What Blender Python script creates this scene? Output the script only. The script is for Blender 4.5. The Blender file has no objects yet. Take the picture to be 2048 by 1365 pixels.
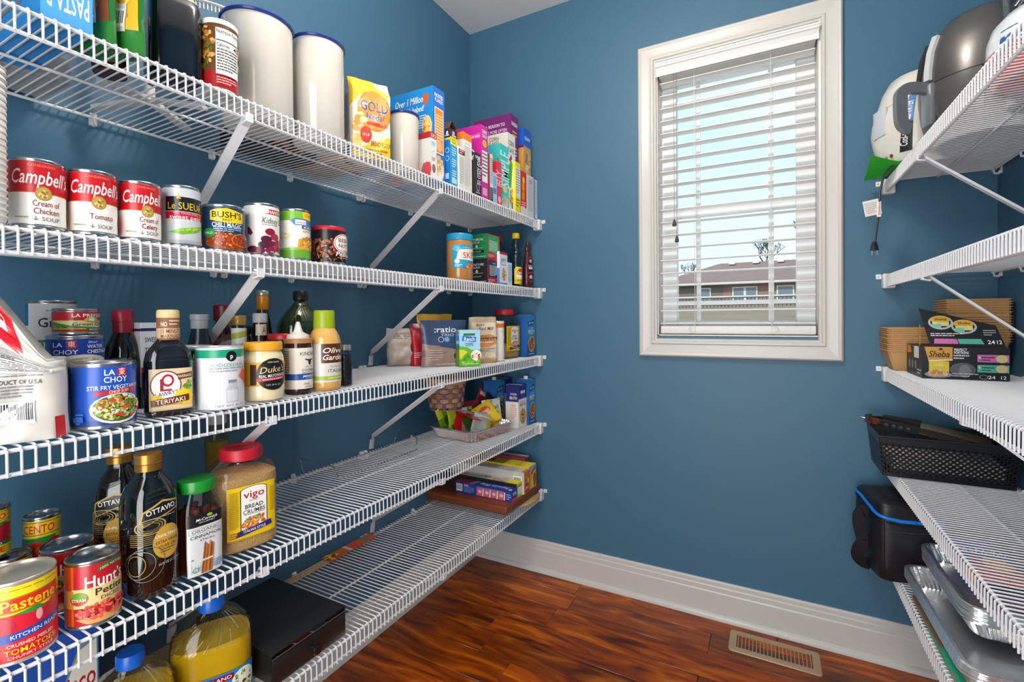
import bpy, bmesh, math, random
from mathutils import Vector, Matrix, noise
R = math.radians; PI = math.pi
S = bpy.context.scene; COL = S.collection
rnd = random.Random(11)

# ---------------------------------------------------------------- camera, sky, lights, exposure
def look_cam():
    cam = bpy.data.cameras.new('camera'); ob = bpy.data.objects.new('camera', cam); COL.objects.link(ob)
    yaw, pit, rol = R(28.2616), R(-.468), R(-.4525)
    f = Vector((-math.sin(yaw)*math.cos(pit), math.cos(yaw)*math.cos(pit), math.sin(pit)))
    r = Vector((math.cos(yaw), math.sin(yaw), 0)); u = r.cross(f)
    r2 = r*math.cos(rol)+u*math.sin(rol); u2 = u*math.cos(rol)-r*math.sin(rol)
    m = Matrix((r2, u2, -f)).transposed().to_4x4(); m.translation = (1.3938, -2.1457, 1.248)
    ob.matrix_world = m
    cam.sensor_width = 36; cam.lens = 956.78/2048*36; cam.shift_y = -36.58/2048
    cam.clip_start = .02; cam.clip_end = 300
    S.camera = ob
look_cam()
S.view_settings.view_transform = 'Standard'; S.view_settings.look = 'None'
S.view_settings.gamma = 1; S.view_settings.use_curve_mapping = False
S.view_settings.exposure = 0.2

def world():
    w = bpy.data.worlds.new('sky'); S.world = w; w.use_nodes = True
    nt = w.node_tree; N = nt.nodes; L = nt.links; N.clear()
    out = N.new('ShaderNodeOutputWorld'); bg = N.new('ShaderNodeBackground')
    tc = N.new('ShaderNodeTexCoord'); sep = N.new('ShaderNodeSeparateXYZ')
    ramp = N.new('ShaderNodeValToRGB'); nz = N.new('ShaderNodeTexNoise'); mx = N.new('ShaderNodeMixRGB')
    nr = N.new('ShaderNodeValToRGB')
    L.new(tc.outputs['Generated'], sep.inputs[0]); L.new(sep.outputs['Z'], ramp.inputs[0])
    e = ramp.color_ramp.elements
    e[0].position = 0; e[0].color = (.72, .84, .87, 1); e[1].position = .6; e[1].color = (.30, .52, .95, 1)
    k = ramp.color_ramp.elements.new(.26); k.color = (.58, .78, .93, 1)
    nz.inputs['Scale'].default_value = 3.2; nz.inputs['Detail'].default_value = 6
    L.new(tc.outputs['Generated'], nz.inputs['Vector']); L.new(nz.outputs['Fac'], nr.inputs[0])
    nr.color_ramp.elements[0].position = .46; nr.color_ramp.elements[1].position = .68
    L.new(nr.outputs[0], mx.inputs[0]); L.new(ramp.outputs[0], mx.inputs[1]); mx.inputs[2].default_value = (.83, .85, .9, 1)
    L.new(mx.outputs[0], bg.inputs[0]); bg.inputs[1].default_value = 1.35
    L.new(bg.outputs[0], out.inputs[0])
world()
def lamp(name, kind, loc, energy, color, rot=(0, 0, 0), **k):
    l = bpy.data.lights.new(name, kind); l.energy = energy; l.color = color
    for a, b in k.items(): setattr(l, a, b)
    o = bpy.data.objects.new(name, l); o.location = loc; o.rotation_euler = rot; COL.objects.link(o); return o
lamp('sun', 'SUN', (0, -20, 30), 2.6, (1, .95, .88), (R(48), 0, R(-25)), angle=R(3))
lamp('ceiling_lamp_light', 'POINT', (1.0, -1.25, 2.56), 33, (1, .92, .82), shadow_soft_size=.11)
lamp('doorway_fill', 'AREA', (1.15, -2.7, 1.15), 27, (1, .98, .95), (R(90), 0, 0), shape='RECTANGLE', size=.95, size_y=1.9)  # added fill light at the unseen doorway, evens out the room from behind the camera

# ---------------------------------------------------------------- materials
def lin(h):
    h = h.lstrip('#')
    if len(h) == 3: h = ''.join(q*2 for q in h)
    o = []
    for i in (0, 2, 4):
        v = int(h[i:i+2], 16)/255; o.append(v/12.92 if v <= .04045 else ((v+.055)/1.055)**2.4)
    return (*o, 1)
MATS = {}
def mat(col, rough=.5, metal=0, var=.05, bump=0, scale=60, trans=0, coat=0, sss=0, spec=.5, stretch=None, alpha=1):
    key = (col, rough, metal, var, bump, scale, trans, coat, sss, spec, stretch, alpha)
    if key in MATS: return MATS[key]
    m = bpy.data.materials.new('m_'+col); m.use_nodes = True
    nt = m.node_tree; N = nt.nodes; L = nt.links; b = N['Principled BSDF']
    c = lin(col)
    tc = N.new('ShaderNodeTexCoord'); nz = N.new('ShaderNodeTexNoise'); nz.inputs['Scale'].default_value = scale
    nz.inputs['Detail'].default_value = 4
    if stretch:
        mp = N.new('ShaderNodeMapping'); mp.inputs['Scale'].default_value = stretch
        L.new(tc.outputs['Object'], mp.inputs[0]); L.new(mp.outputs[0], nz.inputs['Vector'])
    else: L.new(tc.outputs['Object'], nz.inputs['Vector'])
    mx = N.new('ShaderNodeMixRGB'); mx.inputs[1].default_value = tuple(min(1, q*(1+var)) for q in c[:3])+(1,)
    mx.inputs[2].default_value = tuple(q*(1-var) for q in c[:3])+(1,)
    L.new(nz.outputs['Fac'], mx.inputs[0]); L.new(mx.outputs[0], b.inputs['Base Color'])
    b.inputs['Roughness'].default_value = rough; b.inputs['Metallic'].default_value = metal
    b.inputs['Specular IOR Level'].default_value = spec; b.inputs['Coat Weight'].default_value = coat
    b.inputs['Transmission Weight'].default_value = trans; b.inputs['Subsurface Weight'].default_value = sss
    if sss: b.inputs['Subsurface Radius'].default_value = (.01, .008, .006)
    b.inputs['Alpha'].default_value = alpha
    if bump:
        bp = N.new('ShaderNodeBump'); bp.inputs['Strength'].default_value = bump; bp.inputs['Distance'].default_value = .004
        L.new(nz.outputs['Fac'], bp.inputs['Height']); L.new(bp.outputs[0], b.inputs['Normal'])
    MATS[key] = m; return m
def clear(tint='fff', rough=.05, refl=.55):
    key = ('clear', tint, rough, refl)
    if key in MATS: return MATS[key]
    m = bpy.data.materials.new('clear'); m.use_nodes = True; nt = m.node_tree; N = nt.nodes; L = nt.links; N.clear()
    o = N.new('ShaderNodeOutputMaterial'); t = N.new('ShaderNodeBsdfTransparent'); g = N.new('ShaderNodeBsdfGlossy')
    t.inputs[0].default_value = lin(tint); g.inputs['Roughness'].default_value = rough
    lw = N.new('ShaderNodeLayerWeight'); lw.inputs[0].default_value = .5; pw = N.new('ShaderNodeMath'); pw.operation = 'POWER'; pw.inputs[1].default_value = 3.5
    mul = N.new('ShaderNodeMath'); mul.operation = 'MULTIPLY_ADD'; mul.inputs[1].default_value = refl; mul.inputs[2].default_value = .06*refl
    L.new(lw.outputs['Facing'], pw.inputs[0]); L.new(pw.outputs[0], mul.inputs[0])
    mx = N.new('ShaderNodeMixShader'); L.new(mul.outputs[0], mx.inputs[0])
    L.new(t.outputs[0], mx.inputs[1]); L.new(g.outputs[0], mx.inputs[2]); L.new(mx.outputs[0], o.inputs[0])
    MATS[key] = m; return m
def printmat(rough, metal=0):
    key = ('print', rough, metal)
    if key in MATS: return MATS[key]
    m = bpy.data.materials.new('print_ink'); m.use_nodes = True; N = m.node_tree.nodes; b = N['Principled BSDF']
    a = N.new('ShaderNodeVertexColor'); a.layer_name = 'Col'
    m.node_tree.links.new(a.outputs['Color'], b.inputs['Base Color'])
    b.inputs['Roughness'].default_value = rough; b.inputs['Metallic'].default_value = metal
    MATS[key] = m; return m
STEEL = lambda: mat('b9bbbd', .24, 1, .04)
WIREW = lambda: mat('dcdde0', .34, 0, .02)
TRIMW = lambda: mat('ccc9c4', .32, 0, .015)

# ---------------------------------------------------------------- mesh helpers
def link(o, parent=None):
    COL.objects.link(o)
    if parent: o.parent = parent
    return o
def mk(name, bm, m, parent=None, smooth=40, loc=None, rot=None):
    me = bpy.data.meshes.new(name); bm.normal_update(); bm.to_mesh(me); bm.free()
    if m: me.materials.append(m)
    if smooth:
        me.shade_smooth(); me.set_sharp_from_angle(angle=R(smooth))
    o = bpy.data.objects.new(name, me); link(o, parent)
    if loc: o.location = loc
    if rot: o.rotation_euler = rot
    return o
def tag(o, label=None, cat=None, group=None, kind=None):
    for k, v in (('label', label), ('category', cat), ('group', group), ('kind', kind)):
        if v: o[k] = v
    return o
def thing(name, label, cat, loc=(0, 0, 0), face=None, group=None):
    """face: heading in degrees of the local front (-Y); 0 looks to +x, -90 to -y."""
    o = bpy.data.objects.new(name, None); o.empty_display_size = .02; link(o)
    o.location = loc; o.rotation_euler = (0, 0, R(face+90) if face is not None else 0)
    return tag(o, label, cat, group)
def copy_tree(o, parent=None):
    kids = [q for q in bpy.data.objects if q.parent == o] if o.children is None else list(o.children)
    c = o.copy(); COL.objects.link(c)
    if parent: c.parent = parent
    for k in kids: copy_tree(k, c)
    return c
def abox(bm, x0, y0, z0, x1, y1, z1):
    v = [bm.verts.new((x, y, z)) for z in (z0, z1) for y in (y0, y1) for x in (x0, x1)]
    for f in ((0, 2, 3, 1), (4, 5, 7, 6), (0, 1, 5, 4), (2, 6, 7, 3), (0, 4, 6, 2), (1, 3, 7, 5)):
        bm.faces.new([v[i] for i in f])
    return v
def boxbm(x0, y0, z0, x1, y1, z1, bev=0, seg=2):
    bm = bmesh.new(); abox(bm, x0, y0, z0, x1, y1, z1)
    if bev: bmesh.ops.bevel(bm, geom=bm.edges[:], offset=bev, segments=seg, affect='EDGES', profile=.5)
    return bm
def tube(bm, pts, r, n=8, closed=False, flat=None):
    """sweep a circle (or flat=(half width, half thickness, up)) along pts"""
    P = [Vector(p) for p in pts]; rings = []; k = len(P)
    for i, p in enumerate(P):
        a = P[i-1] if (i or closed) else p; b = P[(i+1) % k] if (i < k-1 or closed) else p
        t = (b-a).normalized() if (b-a).length > 1e-9 else Vector((0, 0, 1))
        up = Vector(flat[2]) if flat else (Vector((0, 0, 1)) if abs(t.z) < .9 else Vector((0, 1, 0)))
        s = t.cross(up).normalized(); w = s.cross(t).normalized()
        rr = r[i] if isinstance(r, (list, tuple)) else r
        if flat: ring = [p+s*flat[0]*a+w*flat[1]*b for a, b in ((1, 1), (-1, 1), (-1, -1), (1, -1))]
        else: ring = [p+(s*math.cos(2*PI*j/n)+w*math.sin(2*PI*j/n))*rr for j in range(n)]
        rings.append([bm.verts.new(q) for q in ring])
    m = len(rings[0])
    for i in range(k if closed else k-1):
        A, B = rings[i], rings[(i+1) % k]
        for j in range(m): bm.faces.new((A[j], B[j], B[(j+1) % m], A[(j+1) % m]))
    if not closed: bm.faces.new(rings[0]); bm.faces.new(rings[-1][::-1])
    bmesh.ops.recalc_face_normals(bm, faces=bm.faces[:])
def curve(pts, k=5):
    P = [Vector(p) for p in pts]; o = []
    for i in range(len(P)-1):
        a, b, c, d = P[max(0, i-1)], P[i], P[i+1], P[min(len(P)-1, i+2)]
        for j in range(k):
            t = j/k; o.append(.5*((2*b)+(c-a)*t+(2*a-5*b+4*c-d)*t*t+(3*b-a-3*c+d)*t**3))
    return o+[P[-1]]
def sec(t, sx, sy, e):
    c, s = math.cos(t), math.sin(t)
    if e == 2 and sx == sy: return sx*c, sy*s
    q = (abs(c/sx)**e+abs(s/sy)**e)**(-1/e); return q*c, q*s
def loft(prof, n=40, sx=1, sy=1, e=2, bm=None, cap=True, ctr=(0, 0)):
    bm = bm or bmesh.new(); rings = []
    for r, z in prof:
        rings.append([bm.verts.new((ctr[0]+r*x, ctr[1]+r*y, z)) for x, y in (sec(2*PI*j/n, sx, sy, e) for j in range(n))])
    for A, B in zip(rings, rings[1:]):
        for j in range(n): bm.faces.new((A[j], A[(j+1) % n], B[(j+1) % n], B[j]))
    if cap:
        if prof[0][0] > 1e-6: bm.faces.new(rings[0][::-1])
        if prof[-1][0] > 1e-6: bm.faces.new(rings[-1])
    bmesh.ops.remove_doubles(bm, verts=bm.verts[:], dist=1e-6)
    return bm
class Surf:
    """label surface of a lofted body: u = arc length from the front, v = height"""
    def __init__(s, prof, sx=1, sy=1, e=2, ctr=(0, 0)):
        s.p = prof; s.a = (sx, sy, e); s.ctr = ctr; s.T = [(-PI+2*PI*i/720) for i in range(721)]
        s.R = max(r for r, z in prof); acc = [0]; q = None
        for t in s.T:
            x, y = sec(t-PI/2, *s.a)
            if q: acc.append(acc[-1]+math.hypot(x-q[0], y-q[1]))
            q = (x, y)
        mid = acc[360]; s.A = [(k-mid)*s.R for k in acc]; s.half = s.A[-1]
    def r(s, v):
        p = s.p
        for (r0, z0), (r1, z1) in zip(p, p[1:]):
            if z0 <= v <= z1 and z1 > z0: return r0+(r1-r0)*(v-z0)/(z1-z0)
        return s.R
    def __call__(s, u, v, o):
        L = 2*s.half; u = (u+s.half) % L-s.half; lo, hi = 0, 720
        while hi-lo > 1:
            m = (lo+hi)//2
            if s.A[m] <= u: lo = m
            else: hi = m
        f = (u-s.A[lo])/max(1e-9, s.A[hi]-s.A[lo]); t = s.T[lo]+f*(s.T[1]-s.T[0])-PI/2
        x, y = sec(t, *s.a); x2, y2 = sec(t+.002, *s.a); x1, y1 = sec(t-.002, *s.a)
        nx, ny = y2-y1, x1-x2; l = math.hypot(nx, ny) or 1; r = s.r(v)
        return (s.ctr[0]+r*x+nx/l*o, s.ctr[1]+r*y+ny/l*o, v)
def front(y): return lambda u, v, o: (u, y-o, v)
def right(x): return lambda u, v, o: (x+o, u, v)
def left(x): return lambda u, v, o: (x-o, -u, v)
def top(z): return lambda u, v, o: (u, v, z+o)

# ---------------------------------------------------------------- printing (flat artwork as thin geometry)
TXT = {}
def text_mesh(s, bold, ital):
    key = (s, bold, ital)
    if key not in TXT:
        cu = bpy.data.curves.new('t', 'FONT'); cu.body = s; cu.resolution_u = 2; cu.offset = (.003 if any(q in s for q in 'MWmwkK') else .012) if bold else .001; cu.shear = .28 if ital else 0
        o = bpy.data.objects.new('t', cu); COL.objects.link(o)
        dg = bpy.context.evaluated_depsgraph_get(); me = bpy.data.meshes.new_from_object(o.evaluated_get(dg))
        V = [(v.co.x, v.co.y) for v in me.vertices]; F = [tuple(p.vertices) for p in me.polygons]
        bpy.data.objects.remove(o); bpy.data.curves.remove(cu); bpy.data.meshes.remove(me)
        xs = [v[0] for v in V] or [0, 1]; TXT[key] = (V, F, min(xs), max(xs))
    return TXT[key]
class Art:
    def __init__(s, U, V0, V1, step=None):
        s.bm = bmesh.new(); s.L = s.bm.loops.layers.float_color.new('Col'); s.l = 0
        s.U, s.V0, s.H, s.step = U, V0, V1-V0, step; s.rnd = random.Random(3)
    def add(s, V, F, col, lift=1):
        s.l += lift; z = s.l*.00005; c = lin(col); st = s.step
        if st:
            lo = min(v[0] for v in V); hi = max(v[0] for v in V)
            if hi-lo > st*1.5:
                t = bmesh.new(); vs = [t.verts.new((a, b, 0)) for a, b in V]
                for f in F:
                    try: t.faces.new([vs[i] for i in f])
                    except ValueError: pass
                k = math.ceil(lo/st)
                while k*st < hi:
                    bmesh.ops.bisect_plane(t, geom=t.verts[:]+t.edges[:]+t.faces[:], plane_co=(k*st, 0, 0), plane_no=(1, 0, 0)); k += 1
                if s.vstep:
                    k = math.ceil(min(v[1] for v in V)/s.vstep); h2 = max(v[1] for v in V)
                    while k*s.vstep < h2:
                        bmesh.ops.bisect_plane(t, geom=t.verts[:]+t.edges[:]+t.faces[:], plane_co=(0, k*s.vstep, 0), plane_no=(0, 1, 0)); k += 1
                t.verts.index_update(); V = [(v.co.x, v.co.y) for v in t.verts]; F = [[v.index for v in f.verts] for f in t.faces]; t.free()
        vs = [s.bm.verts.new((a, b, z)) for a, b in V]
        for f in F:
            try: q = s.bm.faces.new([vs[i] for i in f])
            except ValueError: continue
            for lp in q.loops: lp[s.L] = c
    vstep = None
    def draw(s, spec):
        U, H, V0 = s.U, s.H, s.V0; X = lambda u: u*U; Y = lambda v: V0+v*H
        for op in spec:
            k = op[0]
            if k == 'r':
                _, a, b, c, d, col = op; s.add([(X(a), Y(b)), (X(c), Y(b)), (X(c), Y(d)), (X(a), Y(d))], [(0, 1, 2, 3)], col)
            elif k == 'e':
                _, a, b, ru, rv, col = op[:6]; n = 20
                s.add([(X(a)+ru*U*math.cos(2*PI*i/n), Y(b)+rv*H*math.sin(2*PI*i/n)) for i in range(n)], [tuple(range(n))], col)
            elif k == 'o':
                _, a, b, ru, rv, w, col = op; n = 24; V = []
                for q in (1, 1-w): V += [(X(a)+q*ru*U*math.cos(2*PI*i/n), Y(b)+q*rv*H*math.sin(2*PI*i/n)) for i in range(n)]
                s.add(V, [(i, (i+1) % n, n+(i+1) % n, n+i) for i in range(n)], col)
            elif k == 'p': s.add([(X(a), Y(b)) for a, b in op[1]], [tuple(range(len(op[1])))], op[2])
            elif k == 't':
                _, st, a, b, h, col = op[:6]; kw = op[6] if len(op) > 6 else {}
                V, F, lo, hi = text_mesh(st, kw.get('b', 0), kw.get('i', 0))
                sy = h*H/.72; sx = sy
                if 'w' in kw: sx = kw['w']*U/max(1e-6, hi-lo)
                elif 'x' in kw: sx = sy*kw['x']
                al = kw.get('al', 'c'); off = -lo if al == 'l' else (-(lo+hi)/2 if al == 'c' else -hi)
                ro = R(kw.get('rot', 0)); cr, sr = math.cos(ro), math.sin(ro); arc = kw.get('arc', 0); W = (hi-lo)*sx/2 or 1
                P = []
                for x, y in V:
                    x = (x+off)*sx; y = (y-.36)*sy
                    if arc: y -= arc*H*(x/W)**2
                    P.append((X(a)+x*cr-y*sr, Y(b)+x*sr+y*cr))
                s.add(P, F, col, 2)
            elif k == 'm':
                _, a, b, c, n, dv, col = op[:7]; V = []; F = []; th = dv*.45
                for i in range(n):
                    u = a
                    while u < c-.02:
                        w = min(c-u, (c-a)*s.rnd.uniform(.08, .22)); j = len(V); y = b-i*dv
                        V += [(X(u), Y(y)), (X(u+w), Y(y)), (X(u+w), Y(y+th)), (X(u), Y(y+th))]; F.append((j, j+1, j+2, j+3))
                        u += w+(c-a)*.025
                    if i == n-2: c = a+(c-a)*.7
                s.add(V, F, col)
            elif k == 'b':
                _, a, b, c, d = op; s.draw([('r', a, b, c, d, 'f4f4f2')]); u = a+(c-a)*.06; V = []; F = []
                while u < c-(c-a)*.06:
                    w = (c-a)*s.rnd.choice((.012, .02, .035)); j = len(V); e = b+(d-b)*.16
                    V += [(X(u), Y(e)), (X(u+w), Y(e)), (X(u+w), Y(d-(d-b)*.08)), (X(u), Y(d-(d-b)*.08))]; F.append((j, j+1, j+2, j+3)); u += w+(c-a)*s.rnd.choice((.015, .025))
                s.add(V, F, '222')
            elif k == 'f':
                _, a, b, ru, rv, cols, n, sz = op; av = 0
                for i in range(n):
                    t = s.rnd.uniform(0, 2*PI); q = math.sqrt(s.rnd.random())
                    cx, cy = X(a)+ru*U*q*math.cos(t), Y(b)+rv*H*q*math.sin(t); r1 = sz*H*s.rnd.uniform(.5, 1.1); r2 = r1*s.rnd.uniform(.35, .9); ro = s.rnd.uniform(0, PI)
                    V = []
                    for j in range(8):
                        x, y = r1*math.cos(PI*j/4), r2*math.sin(PI*j/4); V.append((cx+x*math.cos(ro)-y*math.sin(ro), cy+x*math.sin(ro)+y*math.cos(ro)))
                    s.add(V, [tuple(range(8))], s.rnd.choice(cols), .35)
        return s
    def build(s, fn, parent, name='label', rough=.35, base=.0003, metal=0):
        for v in s.bm.verts: v.co = fn(v.co.x, v.co.y, base+v.co.z)
        return mk(name, s.bm, printmat(rough, metal), parent, smooth=30)
NUT = lambda a, b, c, d: [('r', a, b, c, d, 'f6f4ef'), ('m', a+.06, d-(d-b)*.12, c-.06, 7, (d-b)*.115, '444')]
# ---------------------------------------------------------------- room shell
W, H, YB = 2.0567, 2.7579, -2.78
def struct(name, bm, m, parent=None, **k):
    o = mk(name, bm, m, parent, **k)
    if not parent: o['kind'] = 'structure'
    return o
PAINT = mat('3f6b86', .5, 0, .03, .03, 300)
WX0, WX1, WZ0, WZ1 = .963, 1.563, 1.169, 2.345       # window opening
bm = bmesh.new()
for b in ((-.12, 0, -.1, WX0, .14, H+.1), (WX1, 0, -.1, W+.12, .14, H+.1), (WX0, 0, -.1, WX1, .14, WZ0), (WX0, 0, WZ1, WX1, .14, H+.1)):
    abox(bm, b[0], b[1], b[2], b[3], b[4], b[5])
struct('wall_back', bm, PAINT, smooth=0)
struct('wall_left', boxbm(-.12, YB-.12, -.1, 0, 0, H+.1), PAINT, smooth=0)
struct('wall_right', boxbm(W, YB-.12, -.1, W+.12, 0, H+.1), PAINT, smooth=0)
bm = bmesh.new()
for b in ((0, -.1, .62, H+.1), (1.68, -.1, W, H+.1), (.62, 2.1, 1.68, H+.1)): abox(bm, b[0], YB-.12, b[1], b[2], YB, b[3])
struct('wall_front', bm, PAINT, smooth=0)
struct('ceiling', boxbm(-.12, YB-.12, H, W+.12, .14, H+.12), mat('e8e6e3', .8, 0, .02, .15, 90), smooth=0)
# baseboards: one moulded length per wall
def molding(name, pts, prof, m, parent=None):
    """prof: (out from wall, z); pts: list of (x, y, nx, ny) along the wall foot"""
    bm = bmesh.new(); rows = [[bm.verts.new((x+nx*o, y+ny*o, z)) for o, z in prof] for x, y, nx, ny in pts]
    for A, B in zip(rows, rows[1:]):
        for j in range(len(prof)-1): bm.faces.new((A[j], B[j], B[j+1], A[j+1]))
    bm.faces.new(rows[0]); bm.faces.new(rows[-1][::-1]); bmesh.ops.recalc_face_normals(bm, faces=bm.faces[:])
    return struct(name, bm, m, parent, smooth=25)
BP = [(0, 0), (.016, 0), (.016, .105), (.0135, .110), (.0135, .128), (.010, .132), (.010, .146), (.006, .152), (0, .152)]
SHOE = [(.016, 0), (.031, 0), (.0305, .006), (.028, .013), (.023, .018), (.016, .021)]
for nm, pts in (('baseboard_back', [(0, 0, 0, -1), (W, 0, 0, -1)]), ('baseboard_left', [(0, YB, 1, 0), (0, -.032, 1, 0)]),
                ('baseboard_right', [(W, YB, -1, 0), (W, -.032, -1, 0)])):
    b = molding(nm, pts, BP, TRIMW()); molding('shoe_molding', pts, SHOE, TRIMW(), b)
# floor: single hand-scraped boards
def woodmat():
    m = bpy.data.materials.new('floor_wood'); m.use_nodes = True; nt = m.node_tree; N = nt.nodes; L = nt.links; b = N['Principled BSDF']
    tc = N.new('ShaderNodeTexCoord'); oi = N.new('ShaderNodeObjectInfo'); mp = N.new('ShaderNodeMapping'); ad = N.new('ShaderNodeVectorMath'); ad.operation = 'ADD'
    cmb = N.new('ShaderNodeCombineXYZ'); ml = N.new('ShaderNodeMath'); ml.operation = 'MULTIPLY'; ml.inputs[1].default_value = 37
    L.new(oi.outputs['Random'], ml.inputs[0])
    for i in range(3): L.new(ml.outputs[0], cmb.inputs[i])
    L.new(tc.outputs['Object'], ad.inputs[0]); L.new(cmb.outputs[0], ad.inputs[1]); L.new(ad.outputs[0], mp.inputs[0])
    mp.inputs['Scale'].default_value = (2.2, 13, 8)
    n1 = N.new('ShaderNodeTexNoise'); n1.inputs['Scale'].default_value = 1.3; n1.inputs['Detail'].default_value = 9; n1.inputs['Distortion'].default_value = 1.6
    L.new(mp.outputs[0], n1.inputs['Vector'])
    rp = N.new('ShaderNodeValToRGB'); L.new(n1.outputs['Fac'], rp.inputs[0]); e = rp.color_ramp.elements
    e[0].position = .30; e[0].color = lin('4a200e'); e[1].position = .72; e[1].color = lin('c8742c')
    k = e.new(.45); k.color = lin('843c1a'); k = e.new(.57); k.color = lin('a45020')
    hs = N.new('ShaderNodeHueSaturation'); L.new(rp.outputs[0], hs.inputs['Color'])
    mr = N.new('ShaderNodeMapRange'); mr.inputs['To Min'].default_value = .62; mr.inputs['To Max'].default_value = 1.35
    L.new(oi.outputs['Random'], mr.inputs['Value']); L.new(mr.outputs[0], hs.inputs['Value']); hs.inputs['Saturation'].default_value = 1.08
    L.new(hs.outputs[0], b.inputs['Base Color']); b.inputs['Roughness'].default_value = .33
    n2 = N.new('ShaderNodeTexNoise'); n2.inputs['Scale'].default_value = 9; L.new(tc.outputs['Object'], n2.inputs['Vector'])
    bp = N.new('ShaderNodeBump'); bp.inputs['Strength'].default_value = .35; bp.inputs['Distance'].default_value = .006
    L.new(n2.outputs['Fac'], bp.inputs['Height']); L.new(bp.outputs[0], b.inputs['Normal'])
    return m
WOOD = woodmat()
fl = struct('floor', boxbm(-.12, YB-.12, -.1, W+.12, 0, -.014), mat('20110a', .8), smooth=0)
y = 0.0; row = 0
while y > YB:
    y2 = max(YB, y-.127); x = -rnd.uniform(0, .55)
    while x < W:
        x2 = x+rnd.uniform(.5, 1.15); a, b = max(0, x), min(W, x2)
        if b-a > .02:
            dz = rnd.uniform(-.0006, .0004)
            bb = boxbm(-(b-a)/2+.0004, -(y-y2)/2+.0004, -.0135, (b-a)/2-.0004, (y-y2)/2-.0004, dz, .0016, 1)
            mk('floor_board', bb, WOOD, fl, loc=((a+b)/2, (y+y2)/2, 0))
        x = x2
    y = y2; row += 1
# ceiling lamp fixture (outside the frame, lights the pantry)
cl = thing('ceiling_light', 'round flush ceiling light with a white glass dome', 'light', (1.0, -1.25, H))
mk('base_plate', loft([(.09, -.03), (.1, -.02), (.1, 0)]), mat('c9c9c6', .35, .8), cl)

# ---------------------------------------------------------------- window
win = bpy.data.objects.new('window_1', None); COL.objects.link(win); win['kind'] = 'structure'; win.location = (1.26, 0, 1.1)
win['label'] = 'white framed window with prairie grille behind horizontal blinds'
def wpart(name, bm, m, parent=None, **k):
    o = mk(name, bm, m, parent or win, **k); o.location = Vector((0, 0, 0))-Vector(win.location) if not parent else (0, 0, 0); return o
CP = [(0, 0), (.0, .016), (.006, .022), (.012, .020), (.016, .017), (.040, .013), (.052, .014), (.056, .018), (.064, .018), (.068, .012), (.075, .010), (.0775, .0)]
ox0, ox1, oz0, oz1 = .8876, 1.6347, 1.0809, 2.4309
def cas(a, b, din):   # a->b outer corners; din: inward unit (x,z); mitred
    bm = bmesh.new(); a = Vector(a); b = Vector(b); t = (b-a).normalized(); d = Vector(din); rows = []
    for p, s in ((a, 1), (b, -1)):
        rows.append([bm.verts.new((p.x+d.x*o+t.x*s*o, -h, p.y+d.y*o+t.y*s*o)) for o, h in CP])
    for j in range(len(CP)-1): bm.faces.new((rows[0][j], rows[1][j], rows[1][j+1], rows[0][j+1]))
    bmesh.ops.recalc_face_normals(bm, faces=bm.faces[:]); return bm
for a, b, d in (((ox0, oz0), (ox0, oz1), (1, 0)), ((ox0, oz1), (ox1, oz1), (0, -1)), ((ox1, oz1), (ox1, oz0), (-1, 0)), ((ox1, oz0), (ox0, oz0), (0, 1))):
    wpart('casing', cas(a, b, d), TRIMW(), smooth=25)
for b in ((WX0-.002, 0, WZ0, WX0+.006, .14, WZ1), (WX1-.006, 0, WZ0, WX1+.002, .14, WZ1), (WX0, 0, WZ1-.006, WX1, .14, WZ1+.002), (WX0, 0, WZ0-.002, WX1, .14, WZ0+.006)):
    wpart('jamb', boxbm(*b), TRIMW(), smooth=0)
gx0, gx1 = 1.034, 1.490
VW = mat('eceded', .4, 0, .01)
for b in ((WX0+.006, .085, WZ0+.006, gx0, .125, WZ1-.006), (gx1, .085, WZ0+.006, WX1-.006, .125, WZ1-.006)): wpart('stile', boxbm(*b, .003, 1), VW)
for z0, z1 in ((WZ0+.006, 1.232), (1.69, 1.735), (2.275, WZ1-.006)): wpart('sash_rail', boxbm(gx0, .085, z0, gx1, .125, z1, .003, 1), VW)
for xa, xb in ((1.112, 1.13), (1.392, 1.412)): wpart('muntin', boxbm(xa, .094, 1.232, xb, .112, 2.275), VW, smooth=0)
for za, zb in ((1.302, 1.32), (2.19, 2.208)): wpart('muntin', boxbm(gx0, .0955, za, gx1, .1105, zb), VW, smooth=0)
for z0, z1 in ((1.232, 1.69), (1.735, 2.275)): wpart('pane', boxbm(gx0-.004, .1015, z0-.004, gx1+.004, .1045, z1+.004), clear('f8fbfa', .02, .004), smooth=0)
# blind
BX0, BX1 = .976, 1.552
bl = thing('window_blind', 'white two-inch horizontal blind lowered and open in the window', 'blind', (1.264, .03, 1.17))
def bpart(name, bm, m, parent=None, **k):
    o = mk(name, bm, m, parent or bl, **k)
    if not parent: o.location = (-1.264, -.03, -1.17)
    return o
BW = mat('e8e7e4', .42, 0, .015)
vp = [(-.030, 2.285), (-.034, 2.285), (-.034, 2.292), (-.030, 2.296), (-.031, 2.306), (-.040, 2.320), (-.046, 2.322), (-.046, 2.328), (-.050, 2.332), (-.050, 2.338), (-.028, 2.338)]
bm = bmesh.new(); rr = [[bm.verts.new((x, a+.01, b)) for a, b in vp] for x in (.966, 1.561)]
n = len(vp)
for j in range(n): bm.faces.new((rr[0][j], rr[1][j], rr[1][(j+1) % n], rr[0][(j+1) % n]))
bm.faces.new(rr[0]); bm.faces.new(rr[1][::-1]); bmesh.ops.recalc_face_normals(bm, faces=bm.faces[:])
bpart('valance', bm, BW, smooth=25)
bpart('headrail', boxbm(BX0, -.002, 2.288, BX1, .056, 2.335, .002, 1), BW)
sl = None
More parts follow.
